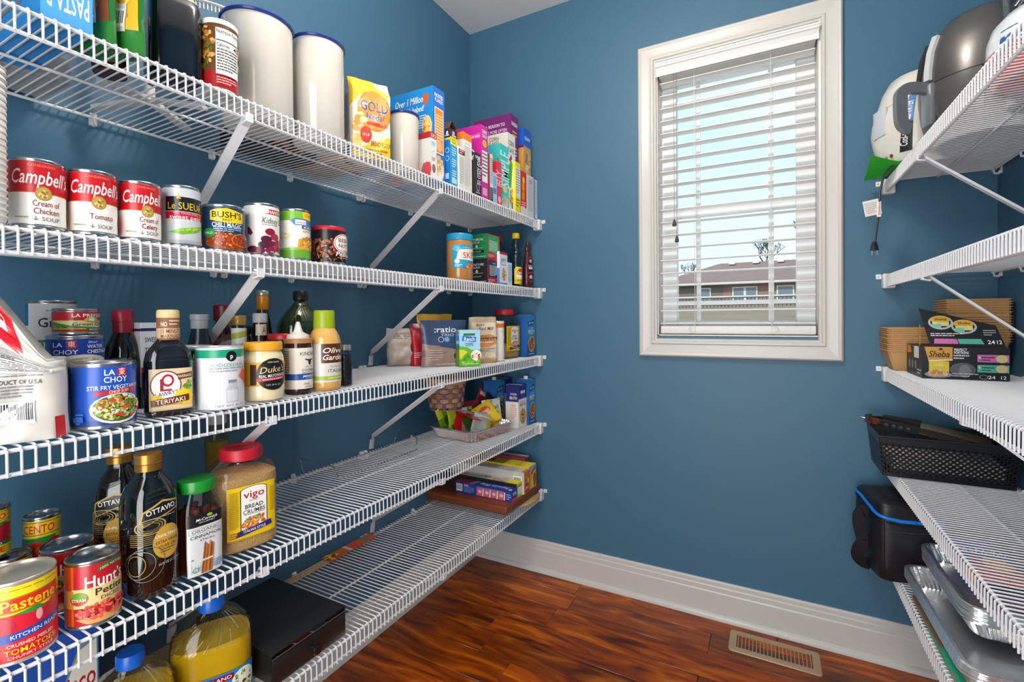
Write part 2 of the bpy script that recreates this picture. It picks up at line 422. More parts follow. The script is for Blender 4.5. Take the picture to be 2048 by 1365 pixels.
for i in range(20):
    z = 1.2255+i*.05488
    if not sl:
        bm = bmesh.new(); pr = [(-.025, -.0015), (0, .0016), (.025, -.0015), (.025, -.0045), (0, -.0016), (-.025, -.0045)]
        rr = [[bm.verts.new((x, a, b)) for a, b in pr] for x in (-.287, .287)]
        for j in range(6): bm.faces.new((rr[0][j], rr[1][j], rr[1][(j+1) % 6], rr[0][(j+1) % 6]))
        bm.faces.new(rr[0]); bm.faces.new(rr[1][::-1]); bmesh.ops.recalc_face_normals(bm, faces=bm.faces[:])
        sl = mk('slat', bm, BW, bl, smooth=20); o = sl
    else:
        o = sl.copy(); COL.objects.link(o)
    o.location = (0, 0, z-1.17)
bpart('bottom_rail', boxbm(BX0, .003, 1.178, BX1, .057, 1.212, .006, 2), BW)
CORD = mat('d9d8d2', .7)
for x in (1.118, 1.402):
    for yy in (.002, .058):
        bm = bmesh.new(); tube(bm, [(x, yy, 1.19), (x, yy, 2.29)], .0011, 5); bpart('ladder_cord', bm, CORD)
for x, s in ((1.118, -1), (1.402, 1)):
    bm = bmesh.new(); tube(bm, [(x, 0, 1.225), (x+.004*s, -.003, 1.213), (x+s*.02, -.004, 1.207), (x+s*.026, -.004, 1.196), (x+s*.012, -.004, 1.188), (x-s*.004, -.003, 1.184)], .0013, 5); bpart('ladder_cord', bm, CORD)
for x, z in ((1.037, 1.655), (1.047, 1.585)):
    bm = bmesh.new(); tube(bm, [(x, -.004, z), (x, -.004, 2.29)], .0011, 5); c = bpart('lift_cord', bm, mat('8b8f92', .6))
    bm = loft([(.003, .014), (.0045, .01), (.0085, -.006), (.0088, -.012), (.006, -.015)], 12); k = mk('tassel', bm, mat('3d3d40', .5), c); k.location = (x, -.004, z)
# ---------------------------------------------------------------- outside the window
def gz(y): return .6+.05*y
bm = bmesh.new(); n = 26
V = [[bm.verts.new((-40+80*i/n, 1.5+90*(j/n)**1.5, gz(1.5+90*(j/n)**1.5)+rnd.uniform(-.02, .05)*min(1, j/4))) for i in range(n+1)] for j in range(n+1)]
for j in range(n):
    for i in range(n): bm.faces.new((V[j][i], V[j][i+1], V[j+1][i+1], V[j+1][i]))
g = mk('lawn_ground', bm, mat('8c7a5e', .95, 0, .35, 0, .8)); tag(g, kind='structure')
def house():
    t = thing('neighbor_house', 'long single-storey brick house with brown shingle roof beyond the lawn', 'house', (3, 27, gz(25)-.05))
    z0 = 0; BR = mat('9a7f74', .9, 0, .12, 0, 3); RF = mat('8a7468', .9, 0, .15, 0, 2); WT = mat('e4e4e2', .6)
    ez = 1.15
    for a, b, m in ((-7.2, -3.7, mat('7d746e', .9)), (-3.7, 8, BR)):
        mk('wall', boxbm(a, -2, z0, b, 4, ez), m, t, smooth=0)
    def roof(x0, x1, rx0, rx1, rz):
        bm = bmesh.new(); v = [bm.verts.new(p) for p in ((x0, -2.35, ez), (x1, -2.35, ez), (x1, 4.3, ez), (x0, 4.3, ez), (rx0, 1, rz), (rx1, 1, rz))]
        for f in ((0, 1, 5, 4), (2, 3, 4, 5), (1, 2, 5), (3, 0, 4), (0, 3, 2, 1)): bm.faces.new([v[i] for i in f])
        return bm
    mk('roof', roof(-7.8, 9, -4.1, 8.6, 2.55), RF, t, smooth=0); mk('roof', roof(-6.6, -3.4, -5.2, -4.6, 1.72), mat('7f6b60', .9, 0, .15, 0, 2), t, smooth=0)
    mk('fascia', boxbm(-7.8, -2.4, ez-.03, 9, -2.34, ez+.09), WT, t, smooth=0)
    for i in range(9): mk('ridge_vent', boxbm(-3.6+i*1.2, .5, 2.42, -3.3+i*1.2, .8, 2.62), WT, t, smooth=0)
    for x, w in ((-4.6, .6), (-2.7, 1.15), (-.9, .75), (1.4, 1.2), (3.4, .8)):
        f = mk('window', boxbm(x-w/2, -2.05, .12, x+w/2, -1.98, 1.0), WT, t, smooth=0)
        k = 2 if w > 1 else 1
        for i in range(k): mk('pane', boxbm(x-w/2+.06+i*(w/2), -2.07, .18, x-w/2+w/k-.06+i*(w/2 if k == 2 else 0), -2.04, .94), mat('76838c', .15), f, smooth=0)
house()
def tree(x, y, h, seed, lab):
    r = random.Random(seed); bm = bmesh.new(); t = thing('bare_tree', lab, 'tree', (x, y, gz(y)-.1))
    def grow(p, d, l, rad, k):
        q = p+d*l; m = p+d*l*.5+Vector((r.uniform(-1, 1), r.uniform(-1, 1), 0))*l*.06
        tube(bm, [p, m, q], [rad, rad*.85, rad*.65], 4 if k < 4 else 5)
        if k:
            for _ in range(3):
                a = Vector((r.uniform(-1, 1), r.uniform(-1, 1), r.uniform(.1, 1))); grow(q, (d*.75+a*.75).normalized(), l*r.uniform(.62, .82), rad*.6, k-1)
    b2 = bmesh.new(); tube(b2, [(0, 0, 0), (.05, 0, h*.3)], [h*.03, h*.022], 8); mk('trunk', b2, mat('4d453f', .9), t)
    grow(Vector((.05, 0, h*.28)), Vector((0, 0, 1)), h*.2, h*.02, 5); mk('branches', bm, mat('5a524c', .9), t)
tree(1.1, 36, 5.2, 2, 'small bare tree behind the brown roof, left of the right grille bar')
tree(3.5, 36, 6.1, 5, 'largest bare tree rising over the roof near the right window edge')
tree(-4.0, 36, 3.6, 9, 'low bare tree left of the brown roof')
fe = thing('yard_fence', 'low dark yard fence in front of the neighbouring house', 'fence', (0, 22, gz(22)))
for z in (.1, .42):
    mk('rail', boxbm(-6, -.02, z, 8, .02, z+.05), mat('35383a', .6), fe, smooth=0)
bm = bmesh.new()
for i in range(90): abox(bm, -6+i*.155, -.012, 0, -5.975+i*.155, .012, .5)
o = mk('pickets', bm, mat('35383a', .6), fe, smooth=0); o['kind'] = 'stuff'

# ---------------------------------------------------------------- wire shelving
ZS = [.4032, .731, 1.0629, 1.3936, 1.7267]
PITCH = .0158; LIP = .0411
def wire_shelf(side, k, label, ylen, braces):
    """side -1: wall at x=0, front at .406; side 1: wall at W, front at 1.757"""
    z = ZS[k]; XF = .406 if side < 0 else 1.757; XW = .008 if side < 0 else W-.008; s = 1 if side < 0 else -1
    t = thing('wire_shelf', label, 'shelf', (XW, 0, z)); X = lambda x: x-XW; WM = WIREW()
    L0, L1 = -.012, -ylen; d = abs(XF-XW); r = .0018
    for nm, x, zz, rr in (('front_rail', d-.004, -.0052, .0034), ('lip_rail', d-.004, -LIP, .0034), ('middle_wire', d*.5, -.0055, .0030), ('wall_wire', .010, -.0055, .0034)):
        bm = bmesh.new(); tube(bm, [(x*s, L0, zz), (x*s, L1, zz)], rr, 8); mk(nm, bm, WM, t)
    bm = bmesh.new()
    tube(bm, [(.0, 0, -.0005), (s*(d-.004), 0, -.0005), (s*(d-.0002), 0, -.0022), (s*(d+.0014), 0, -.0062), (s*(d+.0018), 0, -LIP-.002)], r, 6)
    w0 = mk('cross_wire', bm, WM, t, loc=(0, L0-.004, 0)); i = 1
    while L0-.004-i*PITCH > L1:
        c = w0.copy(); COL.objects.link(c); c.location = (0, L0-.004-i*PITCH, 0); i += 1
    # wall clips
    bm = bmesh.new(); tube(bm, [(s*.003, 0, .006), (s*.012, 0, .002), (s*.018, 0, -.008), (s*.014, 0, -.018), (s*.006, 0, -.020), (s*.001, 0, -.012)], .004, 6)
    abox(bm, -.001, -.007, -.020, .006, .007, .008); pl = mat('e3e4e3', .45)
    c0 = None; yy = -.16
    for yy in (-.03, -.22, -.5, -.78, -.80, -1.1, -1.32, -1.35, -1.62, -1.9):
        if -yy > ylen: break
        if not c0: c0 = mk('wall_clip', bm, pl, t); c = c0
        else: c = c0.copy(); COL.objects.link(c)
        c.location = (-XW+(0.002 if side < 0 else W-.002), yy, 0)
    # end bracket on the back wall
    bm = boxbm(-.018, -.034, -.048, .018, -.0006, .004, .003, 1); e = mk('end_bracket', bm, pl, t, loc=(X(XF-s*.010), 0, 0))
    mk('screw_tab', boxbm(0, -.004, -.014, .016, -.0006, .004, .001, 1) if s > 0 else boxbm(-.016, -.004, -.014, 0, -.0006, .004, .001, 1), pl, e, loc=(s*.018, 0, 0))
    mk('screw', loft([(.0028, 0), (.0024, .0012), (0, .0016)], 10), STEEL(), e, loc=(s*.027, -.004, -.005), rot=(R(90), 0, 0))
    # diagonal braces
    for yt, yf in braces:
        bm = bmesh.new(); xt, xf = X(XF-s*.006), X(0 if side < 0 else W)+s*.004
        tube(bm, [(xt, yt, -.036), (xt-s*.012, yt+.004, -.044), (xf+s*.02, yf-.004, -.268), (xf+s*.004, yf, -.284), (xf, yf, -.325)], 0, flat=(.0105, .0028, (s*.6, 0, .8)))
        b = mk('brace', bm, WM, t, smooth=25)
        mk('screw', loft([(.004, 0), (.0034, .0016), (0, .002)], 10), STEEL(), b, loc=(xf+s*.0028, yf, -.312), rot=(0, R(90*s), 0))
        bm = bmesh.new(); tube(bm, [(xt+s*.006, yt, -.030), (xt+s*.007, yt, -.048), (xt-s*.01, yt, -.052)], 0, flat=(.008, .0025, (0, 0, 1) if 0 else (s, 0, .01))); mk('hook', bm, WM, b, smooth=25)
    return t
NM = ['lowest', 'second lowest', 'middle', 'second highest', 'top']
for k in range(5):
    wire_shelf(-1, k, '%s white wire shelf on the left wall' % NM[k], 2.32, ((-.815, -.745), {4: (-1.50, -1.44), 3: (-1.478, -1.42), 2: (-1.452, -1.40), 1: (-1.475, -1.47), 0: (-1.9, -1.9)}[k]))
for k in range(5):
    wire_shelf(1, k, '%s white wire shelf on the right wall' % NM[k], 2.2, {0: ((-1.2, -1.2),), 1: ((-1.1, -1.1),), 2: ((-.79, -.79), (-1.5, -1.5)), 3: ((-.49, -.49), (-1.2, -1.2)), 4: ((-.44, -.44), (-1.2, -1.2))}[k])
# floor vent
v = thing('floor_vent', 'tan metal floor register in the wood floor by the back wall', 'vent', (1.404, -.130, 0))
TAN = mat('b59a78', .42, .15, .03)
bm = bmesh.new(); a, b, ia, ib = .150, .066, .124, .042
def rr_(w, h, r, z, n=5):
    return [bm.verts.new((sx*(w-r)+r*math.cos(q), sy*(h-r)+r*math.sin(q), z)) for sx, sy, q0 in ((1, 1, 0), (-1, 1, 90), (-1, -1, 180), (1, -1, 270)) for q in [R(q0+90*i/(n-1)) for i in range(n)]]
rings = [rr_(a, b, .012, .0), rr_(a-.001, b-.001, .012, .003), rr_(a-.006, b-.006, .01, .0055), rr_(ia, ib, .002, .0055), rr_(ia, ib, .002, -.004)]
for A, B in zip(rings, rings[1:]):
    for j in range(len(A)): bm.faces.new((A[j], A[(j+1) % len(A)], B[(j+1) % len(A)], B[j]))
bmesh.ops.recalc_face_normals(bm, faces=bm.faces[:]); mk('frame', bm, TAN, v)
l0 = None
for i in range(20):
    if not l0: l0 = mk('louver', boxbm(-.0014, -ib, -.004, .0014, ib, .005), TAN, v); c = l0
    else: c = l0.copy(); COL.objects.link(c)
    c.location = (-ia+.006+i*(2*ia-.012)/19, 0, 0)
mk('damper', boxbm(-ia, -ib*.75, -.008, ia, ib*.35, -.0055), mat('8d7862', .5), v); mk('duct_liner', boxbm(-ia, -ib, -.013, ia, ib, -.010), mat('15110e', .9), v)
# ---------------------------------------------------------------- makers for packages
def can(name, label, x, y, z, r, h, face, wrap, spec, cat='can', lid=None, ringcol=None, rough=.3, group=None, lh=(.06, .94)):  # face angles worked out from label pixel offsets and the camera direction
    t = thing(name, label, cat, (x, y, z), face, group); e = .004
    prof = [(r-.004, .0012), (r-.002, 0), (r-.0004, .001), (r, .003), (r-.0012, .0055)] + [(r-.0008, .007), (r-.0008, h-.007)] + \
           [(r-.0012, h-.0055), (r, h-.003), (r-.0004, h-.001), (r-.0014, h), (r-.0026, h-.001), (r-.0036, h-.0045), (r-.009, h-.0045), (r-.012, h-.0035), (0, h-.0035)]
    mk('tin', loft(prof, 48), STEEL() if not ringcol else mat(ringcol, .3, .6), t)
    b0, b1 = (.0065, h-.0065) if lh == (.06, .94) else (h*lh[0], h*lh[1])
    sf = Surf([(r-.0004, 0), (r-.0004, h)]); U = r*PI/2
    a = Art(U, b0, b1, .0032); a.draw([('r', -1.99, 0, 1.99, 1, wrap)]); a.draw(spec); a.build(sf, t, 'label', rough)
    if lid:
        mk('lid', loft([(r+.0004, h-.008), (r+.0014, h-.0075), (r+.0014, h+.001), (r+.0004, h+.0025), (r-.004, h+.0025), (r-.005, h+.0012), (0, h+.0012)], 48), mat(lid, .35), t)
    return t
def bottle(name, label, cat, x, y, z, face, prof, m, labels=(), caps=(), fill=None, sx=1, sy=1, e=2, n=40, group=None, bname='bottle', rough=.35, lprof=None):
    """prof: outer (r, z); labels: (part, v0, v1, U, spec[, profile]); caps: (part, profile, material)"""
    t = thing(name, label, cat, (x, y, z), face, group)
    body = mk(bname, loft(prof, n, sx, sy, e), m, t)
    if fill:
        fp, fm, fn = fill; mk(fn, loft(fp, n, sx, sy, e), fm, t)
    for nm, cp, cm in caps: mk(nm, loft(cp, 28), cm, t)
    sf = Surf(lprof or prof, sx, sy, e)
    for li, L in enumerate(labels):
        nm, v0, v1, U, spec = L[:5]; a = Art(U, v0, v1, .0035)
        if len(L) > 5: a.vstep = L[5]
        a.draw(spec).build(sf, t, nm, rough, base=.0003+.0009*li)
    return t
def carton(name, label, x0, y0, z, w, d, h, col, F=None, Rr=None, T=None, cat='box', rot=0, group=None, rough=.45, flap=None, Lf=None):
    """axis box: min corner (x0,y0); F on -y, Rr on +x, T on top, Lf on -x; rot degrees about its centre"""
    t = thing(name, label, cat, (x0+w/2, y0+d/2, z), None, group); t.rotation_euler = (0, 0, R(rot))
    mk('carton', boxbm(-w/2, -d/2, 0, w/2, d/2, h, .0011, 1), mat(col, rough, 0, .02), t, smooth=0)
    if F: Art(w/2, 0, h).draw(F).build(front(-d/2), t, 'front_panel', rough)
    if Rr: Art(d/2, 0, h).draw(Rr).build(right(w/2), t, 'side_panel', rough)
    if Lf: Art(d/2, 0, h).draw(Lf).build(left(-w/2), t, 'side_panel', rough)
    if T: Art(w/2, -d/2, d/2).draw(T).build(top(h), t, 'top_panel', rough)
    return t
class PouchS:
    def __init__(s, w, h, d, kind, amp, seed):
        s.w, s.h, s.d, s.k, s.amp, s.o = w, h, d, kind, amp, Vector((seed*3.1, seed*1.7, 0))
    def th(s, u, v):
        a = min(1, abs(2*u/s.w)); t = min(1, max(0, v/s.h))
        if s.k == 'stand': p = (1-t**1.3)**.75*.97+.03
        elif s.k == 'pillow': p = max(0, 1-abs(2*t-1)**4)**.5*.96+.04
        elif s.k == 'flour': p = 1-.88*max(0, (t-.80)/.20)
        else: p = 1-.75*max(0, (t-.72)/.28)**1.5
        e = (max(0, 1-a**(8 if s.k in ('brick', 'sack') else 24 if s.k == 'flour' else 3)))**.5
        return s.d/2*(p*e*.97+.03)
    def __call__(s, u, v, o, side=-1):
        k = 1-abs(2*u/s.w)**6 if abs(u) < s.w/2 else 0
        nz = noise.noise(Vector((u*28, v*28, side))+s.o)*s.amp*k
        sh = 1-(.06*math.sin(PI*v/s.h) if s.k == 'stand' else .0)
        wob = noise.noise(Vector((v*14, side*3, 0))+s.o)*s.amp*.8*(1 if v > .002 else 0)
        if s.k == 'sack':
            q = max(0, (2*u/s.w+.35)/1.35)**1.2; v = v-.56*s.h*min(1, q*1.25)*max(0, (v/s.h-.36)/.64); u = u-.012*q*(v/s.h)
        return (u*sh+wob*.5, side*(s.th(u, v)+o)+nz*(1 if v > .004 else 0), v if v < s.h*.97 else v+noise.noise(Vector((u*30, 9, 0))+s.o)*s.amp*.4)
def pouch(name, label, cat, x, y, z, face, w, h, d, col, spec, kind='stand', amp=.004, seed=1, rough=.3, tilt=0, rx=0, back=None, group=None, m=None):
    t = thing(name, label, cat, (x, y, z), face, group)
    if tilt or rx: t.rotation_euler = (R(rx), R(tilt), t.rotation_euler[2])
    sf = PouchS(w, h, d, kind, amp, seed); nu, nv = 20, 24; bm = bmesh.new(); G = []
    for side in (-1, 1): G.append([[bm.verts.new(sf(-w/2+w*i/nu, h*j/nv, 0, side)) for i in range(nu+1)] for j in range(nv+1)])
    A, B = G
    for j in range(nv):
        for i in range(nu):
            bm.faces.new((A[j][i], A[j][i+1], A[j+1][i+1], A[j+1][i])); bm.faces.new((B[j][i+1], B[j][i], B[j+1][i], B[j+1][i+1]))
        bm.faces.new((A[j][0], A[j+1][0], B[j+1][0], B[j][0])); bm.faces.new((A[j][nu], B[j][nu], B[j+1][nu], A[j+1][nu]))
    for i in range(nu):
        bm.faces.new((A[0][i], B[0][i], B[0][i+1], A[0][i+1])); bm.faces.new((A[nv][i+1], B[nv][i+1], B[nv][i], A[nv][i]))
    mk('bag', bm, m or mat(col, rough, 0, .03), t, smooth=60)
    a = Art(w/2*.985, 0, h, w/nu); a.vstep = h/nv; a.draw(spec).build(sf, t, 'printed_front', rough, base=.0007)
    if back:
        a = Art(w/2*.985, 0, h, w/nu); a.vstep = h/nv
        a.draw(back).build(lambda u, v, o: sf(-u, v, o, 1), t, 'printed_back', rough, base=.0007)
    return t
# food pictures reused on labels
TOM = ['c81a16', 'e02a1c', 'a81012', 'e8452c']
VEG = ['e8dfae', 'd8cf8a', '6f9a2c', 'd8452a', 'f0ead2', 'a9b850', 'c8a848']
CHILI = ['b8481a', 'd86a2a', '8f3212', 'e08a48', 'a03a18']
GOLD = ['d8962a', 'e8b040', 'c07a1c', 'f0c868']
# ---------------------------------------------------------------- left wall, top shelf
Z5 = ZS[4]+.0022  # most item positions and sizes below come from image pixels, via the fitted camera
# pasta box, print upside down
carton('pasta_box', 'sky blue pasta box with upside-down lettering, at the left end of the top left shelf', .155, -1.83, Z5, .235, .066, .30, '2f8fd8',
    F=[('r', -1, .3, 1, 1, 'd8d9d4'), ('m', -.9, .5, .9, 8, .05, '777')],
    Rr=[('r', -1, 0, 1, 1, '3b9be2'), ('r', -1, .24, 1, .36, 'c88a2c'), ('r', -1, .36, 1, 1, 'b8202e'), ('t', 'PASTA R', 0, .13, .12, 'e8eef2', {'rot': 180, 'w': 1.7, 'b': 1}), ('t', 'PASTA', .2, .30, .05, 'e8d9b8', {'rot': 180, 'w': .7})])
o = carton('rice_mix_box', 'grey box lying flat behind the sky blue pasta box, top left shelf', .02, -1.83, Z5, .13, .12, .05, '9fa2a2', F=[('m', -.9, .8, .9, 6, .13, '666')])
for i, (x, y, lb) in enumerate(((.338, -1.747, 'green pasta side pouch with brown pasta picture next to the sky blue pasta box'), (.352, -1.712, 'green pasta side pouch with yellow pasta picture, right one of the green pair'))):
    c1 = ['8a4a20', 'b8702c', '6a3214', 'd8a04c'] if i == 0 else ['e8b42c', 'd89020', 'f0cc58', 'b87018']
    pouch('pasta_pouch', lb, 'pouch', x, y, Z5, -62 if i else -68, .10, .22, .026, '1f6a2a', [('r', -1, 0, 1, .2, '2a7a2c'), ('p', [(-.9, .2), (.9, .2), (.85, 1), (-.85, 1)], c1[0]), ('f', 0, .62, .8, .36, c1, 90, .045), ('r', -.55, .18, .5, .42, 'd6d4c8'), ('b', -.5, .22, .45, .38)], amp=.003, seed=i+2, group='green pasta side pouches')
bottle('mustard_jar', 'dark brown jar with a round yellow label behind the green pouches', 'jar', .264, -1.69, Z5, -30, [(.026, 0), (.028, .006), (.028, .10), (.024, .118), (.02, .12)], mat('3a1a0c', .2),
    [('label', .02, .10, .027, [('e', 0, .5, 1, .5, '2c1c10'), ('e', 0, .5, .9, .45, 'b8402a'), ('e', 0, .48, .82, .4, 'f0c41c'), ('t', 'Pure', 0, .45, .16, '6a3a10', {'w': 1})], .01)], [('lid', [(.026, .118), (.028, .12), (.028, .138), (.025, .14)], mat('c8a02c', .3, .6))])
# black container with pale lid
bottle('storage_canister', 'big glossy black square canister with a milky lid on the top left shelf', 'canister', .322, -1.607, Z5, -14, [(.036, 0), (.042, .004), (.0445, .015), (.0445, .15), (.043, .158), (.04, .166)], mat('0c1119', .12, 0, .03, coat=.5), e=5, n=48,
    caps=[('lid', [(.04, .162), (.04, .178), (.037, .186), (.032, .2), (.026, .208)], mat('cfcdc6', .35, 0, .03, sss=.2))])
can('fried_onion_canister', 'red and brown crispy onion canister with white lid and nutrition facts', .36, -1.534, Z5, .0334, .146, -22, 'b01a22',
    [('r', -1.99, .25, 1.99, 1, '6a4420'), ('f', -.8, .62, .5, .36, ['b87a38', 'd89a50', '8a5220', 'e0b070', '5a6a20'], 90, .05), ('f', .95, .62, .3, .36, ['b87a38', 'd89a50', '4a6a20'], 50, .05), ('r', -.22, .2, .62, .92, 'eceae4'),
     ('t', 'Nutrition Facts', .2, .87, .06, '111', {'b': 1, 'w': .78}), ('t', 'Calories', .02, .66, .055, '111', {'b': 1, 'w': .42}), ('t', '45', .5, .66, .07, '111', {'b': 1}), ('r', -.2, .72, .6, .735, '111'), ('m', -.18, .58, .56, 8, .045, '555'), ('m', -.2, .14, .5, 3, .04, 'e0b0b0')], cat='canister', lid='eceae6', ringcol='d8d8d4')
# enamel canisters
def enamel(lab, x, y, r, h):
    t = thing('enamel_canister', lab, 'canister', (x, y, Z5), 0, 'white enamel canisters with blue rims')
    mk('body', loft([(r-.012, 0), (r-.004, .002), (r, .008), (r, h-.006)], 64, cap=True), mat('d2cdc4', .16, 0, .012, coat=.3), t)
    mk('rim', loft([(r-.0005, h-.0075), (r+.0035, h-.006), (r+.0045, h-.002), (r+.003, h+.001), (r-.002, h+.001), (r-.004, h-.004), (0, h-.005)], 64), mat('1f3480', .22), t)
enamel('largest white enamel canister with a blue rim on the top left shelf', .26, -1.379, .0803, .262)
enamel('medium white enamel canister with a blue rim beside the flour bag', .29, -1.221, .0678, .28)
enamel('small white enamel canister with a blue rim in front of the blue cereal box', .325, -.908, .0487, .196)
# items lying behind the canisters, seen through the wires from below
carton('cracker_box', 'dark maroon box lying flat behind the largest enamel canister', .06, -1.36, Z5, .11, .23, .055, '23181c', Rr=[('f', 0, .5, .9, .45, ['8a4a20', 'c8803c'], 40, .2)])
carton('biscuit_box', 'beige box lying flat behind the medium enamel canister', .05, -1.13, Z5, .22, .13, .05, 'c9a78c')
t = thing('bag_clip', 'dark red plastic bag clip lying on the top left shelf behind the flour', 'clip', (.20, -1.0, Z5), 20)
mk('arm', boxbm(-.03, -.008, 0, .03, .008, .007, .002), mat('8a1018', .4), t); mk('spring_arm', boxbm(-.03, -.006, .008, .02, .006, .015, .002), mat('a0141c', .4), t)
# flour bag
t = pouch('flour_bag', 'yellow and white paper bag of bread flour with an orange oval logo', 'bag', .315, -1.062, Z5, -27, .125, .245, .085, 'e2d8c4', [('r', -1, 0, 1, 1, 'eebb28'), ('p', [(-1, .08), (-1, .6), (-.55, .76), (.35, .62), (1, .86), (1, .3), (.2, .2)], 'e6dcc6'), ('p', [(.2, .93), (1, .8), (1, 1), (.3, 1)], 'e6e0d4'), ('e', .12, .58, .84, .25, 'e08028'), ('e', .12, .58, .76, .225, 'ee9438'), ('t', 'GOLD', .12, .635, .12, '3858a8', {'b': 1, 'w': 1.35}), ('t', 'Medal', .16, .515, .085, '3f5cb0', {'i': 1, 'b': 1, 'w': .95}),
      ('r', -.25, .40, .75, .445, 'c8321e'), ('f', -.62, .34, .3, .2, ['e0b868', 'c89a48', 'f0d8a0'], 26, .05), ('e', -.3, .28, .27, .1, 'c8321e'), ('t', '10 LB', -.3, .28, .035, 'f5e8d0', {'w': .3}), ('t', 'BREAD FLOUR', .45, .19, .06, '7a6020', {'w': 1.0}), ('m', -.3, .1, .8, 2, .04, '9a7a20')], kind='flour', amp=.006, seed=6, rough=.5)
a = Art(.038, .004, .2).draw([('r', -1, 0, 1, 1, 'e6e2d8'), ('r', -1, 0, 1, .2, '2a62a8'), ('m', -.85, .92, .85, 22, .03, '666')]); a.build(lambda u, v, o: (-.0628-o-.001, -u, v), t, 'printed_side', .55)
# cereal and snack boxes filed with their spines to the aisle
G5 = 'boxes filed upright on the top left shelf'
carton('cereal_box', 'large blue frosted cereal box with an orange side panel on the top left shelf', .187, -.819, Z5, .193, .064, .324, '1c78c4', group=G5,
    F=[('r', -1, 0, 1, 1, '1f86cc'), ('t', 'Over 1 Million', -.1, .89, .075, 'fff', {'b': 1, 'i': 1, 'w': 1.3}), ('t', 'kids helped!', .15, .79, .065, 'fff', {'b': 1, 'i': 1, 'w': .9}), ('p', [(.55, .93), (.8, .94), (.8, .86), (.68, .8), (.55, .86)], 'c85a28'), ('m', .2, .7, .7, 6, .025, 'cfe4f2'), ('p', [(-.2, .3), (.95, .62), (.9, .3), (.2, .2)], 'd8b078'), ('e', .72, .58, .22, .12, 'e8c890'), ('f', .72, .58, .18, .1, GOLD, 30, .02), ('r', -1, 0, 1, .28, 'b82430')],
    Rr=[('r', -1, 0, 1, 1, '2a6cc8'), ('t', 'FROSTED', 0, .92, .04, 'fff', {'b': 1, 'w': 1.5}), ('t', 'FLAKES', 0, .87, .04, 'fff', {'b': 1, 'w': 1.4}), ('r', -.78, .3, .78, .79, 'fff'), ('r', -.7, .31, .7, .78, 'f08a28'), ('m', -.55, .70, .55, 10, .03, 'fbe0c0'), ('e', 0, .38, .5, .06, 'f6b878'), ('e', 0, .13, .8, .13, 'f2efe8'), ('f', 0, .17, .7, .1, ['e8c890', 'd8a860', 'f2dcb0'], 50, .025)])
carton('mixer_box', 'white appliance attachment box with red pictures beside the small enamel canister', .272, -.855, Z5, .123, .033, .152, 'd8d6d2', group=G5,
    F=[('r', -1, 0, 1, .86, 'd2d0cc'), ('r', -1, .86, 1, 1, 'a8202e'), ('m', -.1, .7, .2, 6, .1, '777'), ('p', [(.2, .0), (.5, .32), (.98, .32), (.98, 0)], '7a6a68'), ('e', .75, .18, .3, .16, 'c84a50')],
    Rr=[('r', -1, 0, 1, 1, 'e8e6e2'), ('r', -1, .86, 1, 1, 'b82a36'), ('t', 'SLICE', 0, .93, .08, 'fff', {'w': 1.5}), ('r', -.8, .7, .6, .8, 'a8cce0'), ('o', 0, .5, .5, .1, .1, '888'), ('e', 0, .2, .6, .1, '8a6a68'), ('m', -.7, .42, .7, 2, .05, '888')])
t = carton('granola_bar_box', 'open blue granola bar box with a brown torn flap on the top left shelf', .26, -.735, Z5, .13, .044, .205, '1878bc', group=G5,
    F=[('r', -1, .84, 1, 1, '3a2420'), ('t', '8', .8, .92, .08, 'fff', {'b': 1}), ('m', .5, .87, .95, 1, .05, 'ccc'), ('r', -1, .8, 1, .84, 'e8c41c'), ('o', .8, .62, .14, .05, .3, '9cd0f0'), ('o', .8, .48, .14, .05, .3, '9cd0f0'), ('r', .55, .12, .9, .22, 'b8dcf2')],
    Rr=[('r', -1, 0, 1, 1, '2a9ad8'), ('r', -1, .86, 1, 1, '3a2420'), ('t', '18', -.1, .94, .06, 'fff', {'b': 1}), ('t', 'BARS', .1, .89, .04, 'fff', {'b': 1}), ('r', -1, .72, 1, .86, 'e8dc30'), ('t', 'VARIETY', 0, .82, .035, '333', {'w': 1.4}), ('t', 'PACK', 0, .77, .035, '333', {'w': 1}), ('m', -.6, .66, .6, 4, .04, 'd8eef8'), ('m', -.6, .46, .6, 4, .04, 'd8eef8'), ('m', -.6, .26, .6, 4, .04, 'd8eef8'), ('r', -.7, .05, .7, .14, 'b8dcf2')])
BR = mat('5a4034', .7)
bm = bmesh.new(); tube(bm, [(-.0, -.021, .204), (0, -.004, .234), (0, .0005, .237)], 0, flat=(.06, .0006, (0, 0, 1))); mk('flap', bm, BR, t)
bm = bmesh.new(); tube(bm, [(-.0, .021, .204), (0, .022, .222), (0, .003, .2375)], 0, flat=(.06, .0006, (0, 0, 1))); mk('flap', bm, BR, t)
carton('cracker_box', 'tall plain white cracker box with an orange top on the top left shelf', .255, -.645, Z5, .13, .058, .224, 'e6e2da', group=G5,
    F=[('r', -1, 0, 1, .88, 'ddd8cf'), ('r', -1, .88, 1, 1, 'f07a1c')], Rr=[('r', -1, 0, 1, .88, 'efece6'), ('r', -1, .88, 1, 1, 'f58220'), ('t', 'crackers', 0, .83, .025, '999', {'w': 1}), ('m', -.7, .76, .7, 24, .028, 'b8b4ac')])
carton('snack_box', 'small white box with dark red print in front of the tall orange-topped white box', .335, -.69, Z5, .06, .04, .155, 'eae6de', group=G5,
    Rr=[('r', -1, .82, 1, .94, '7a2030'), ('m', -.7, .9, .7, 2, .05, 'f0e0e0'), ('m', -.7, .74, .7, 16, .04, 'aaa')])
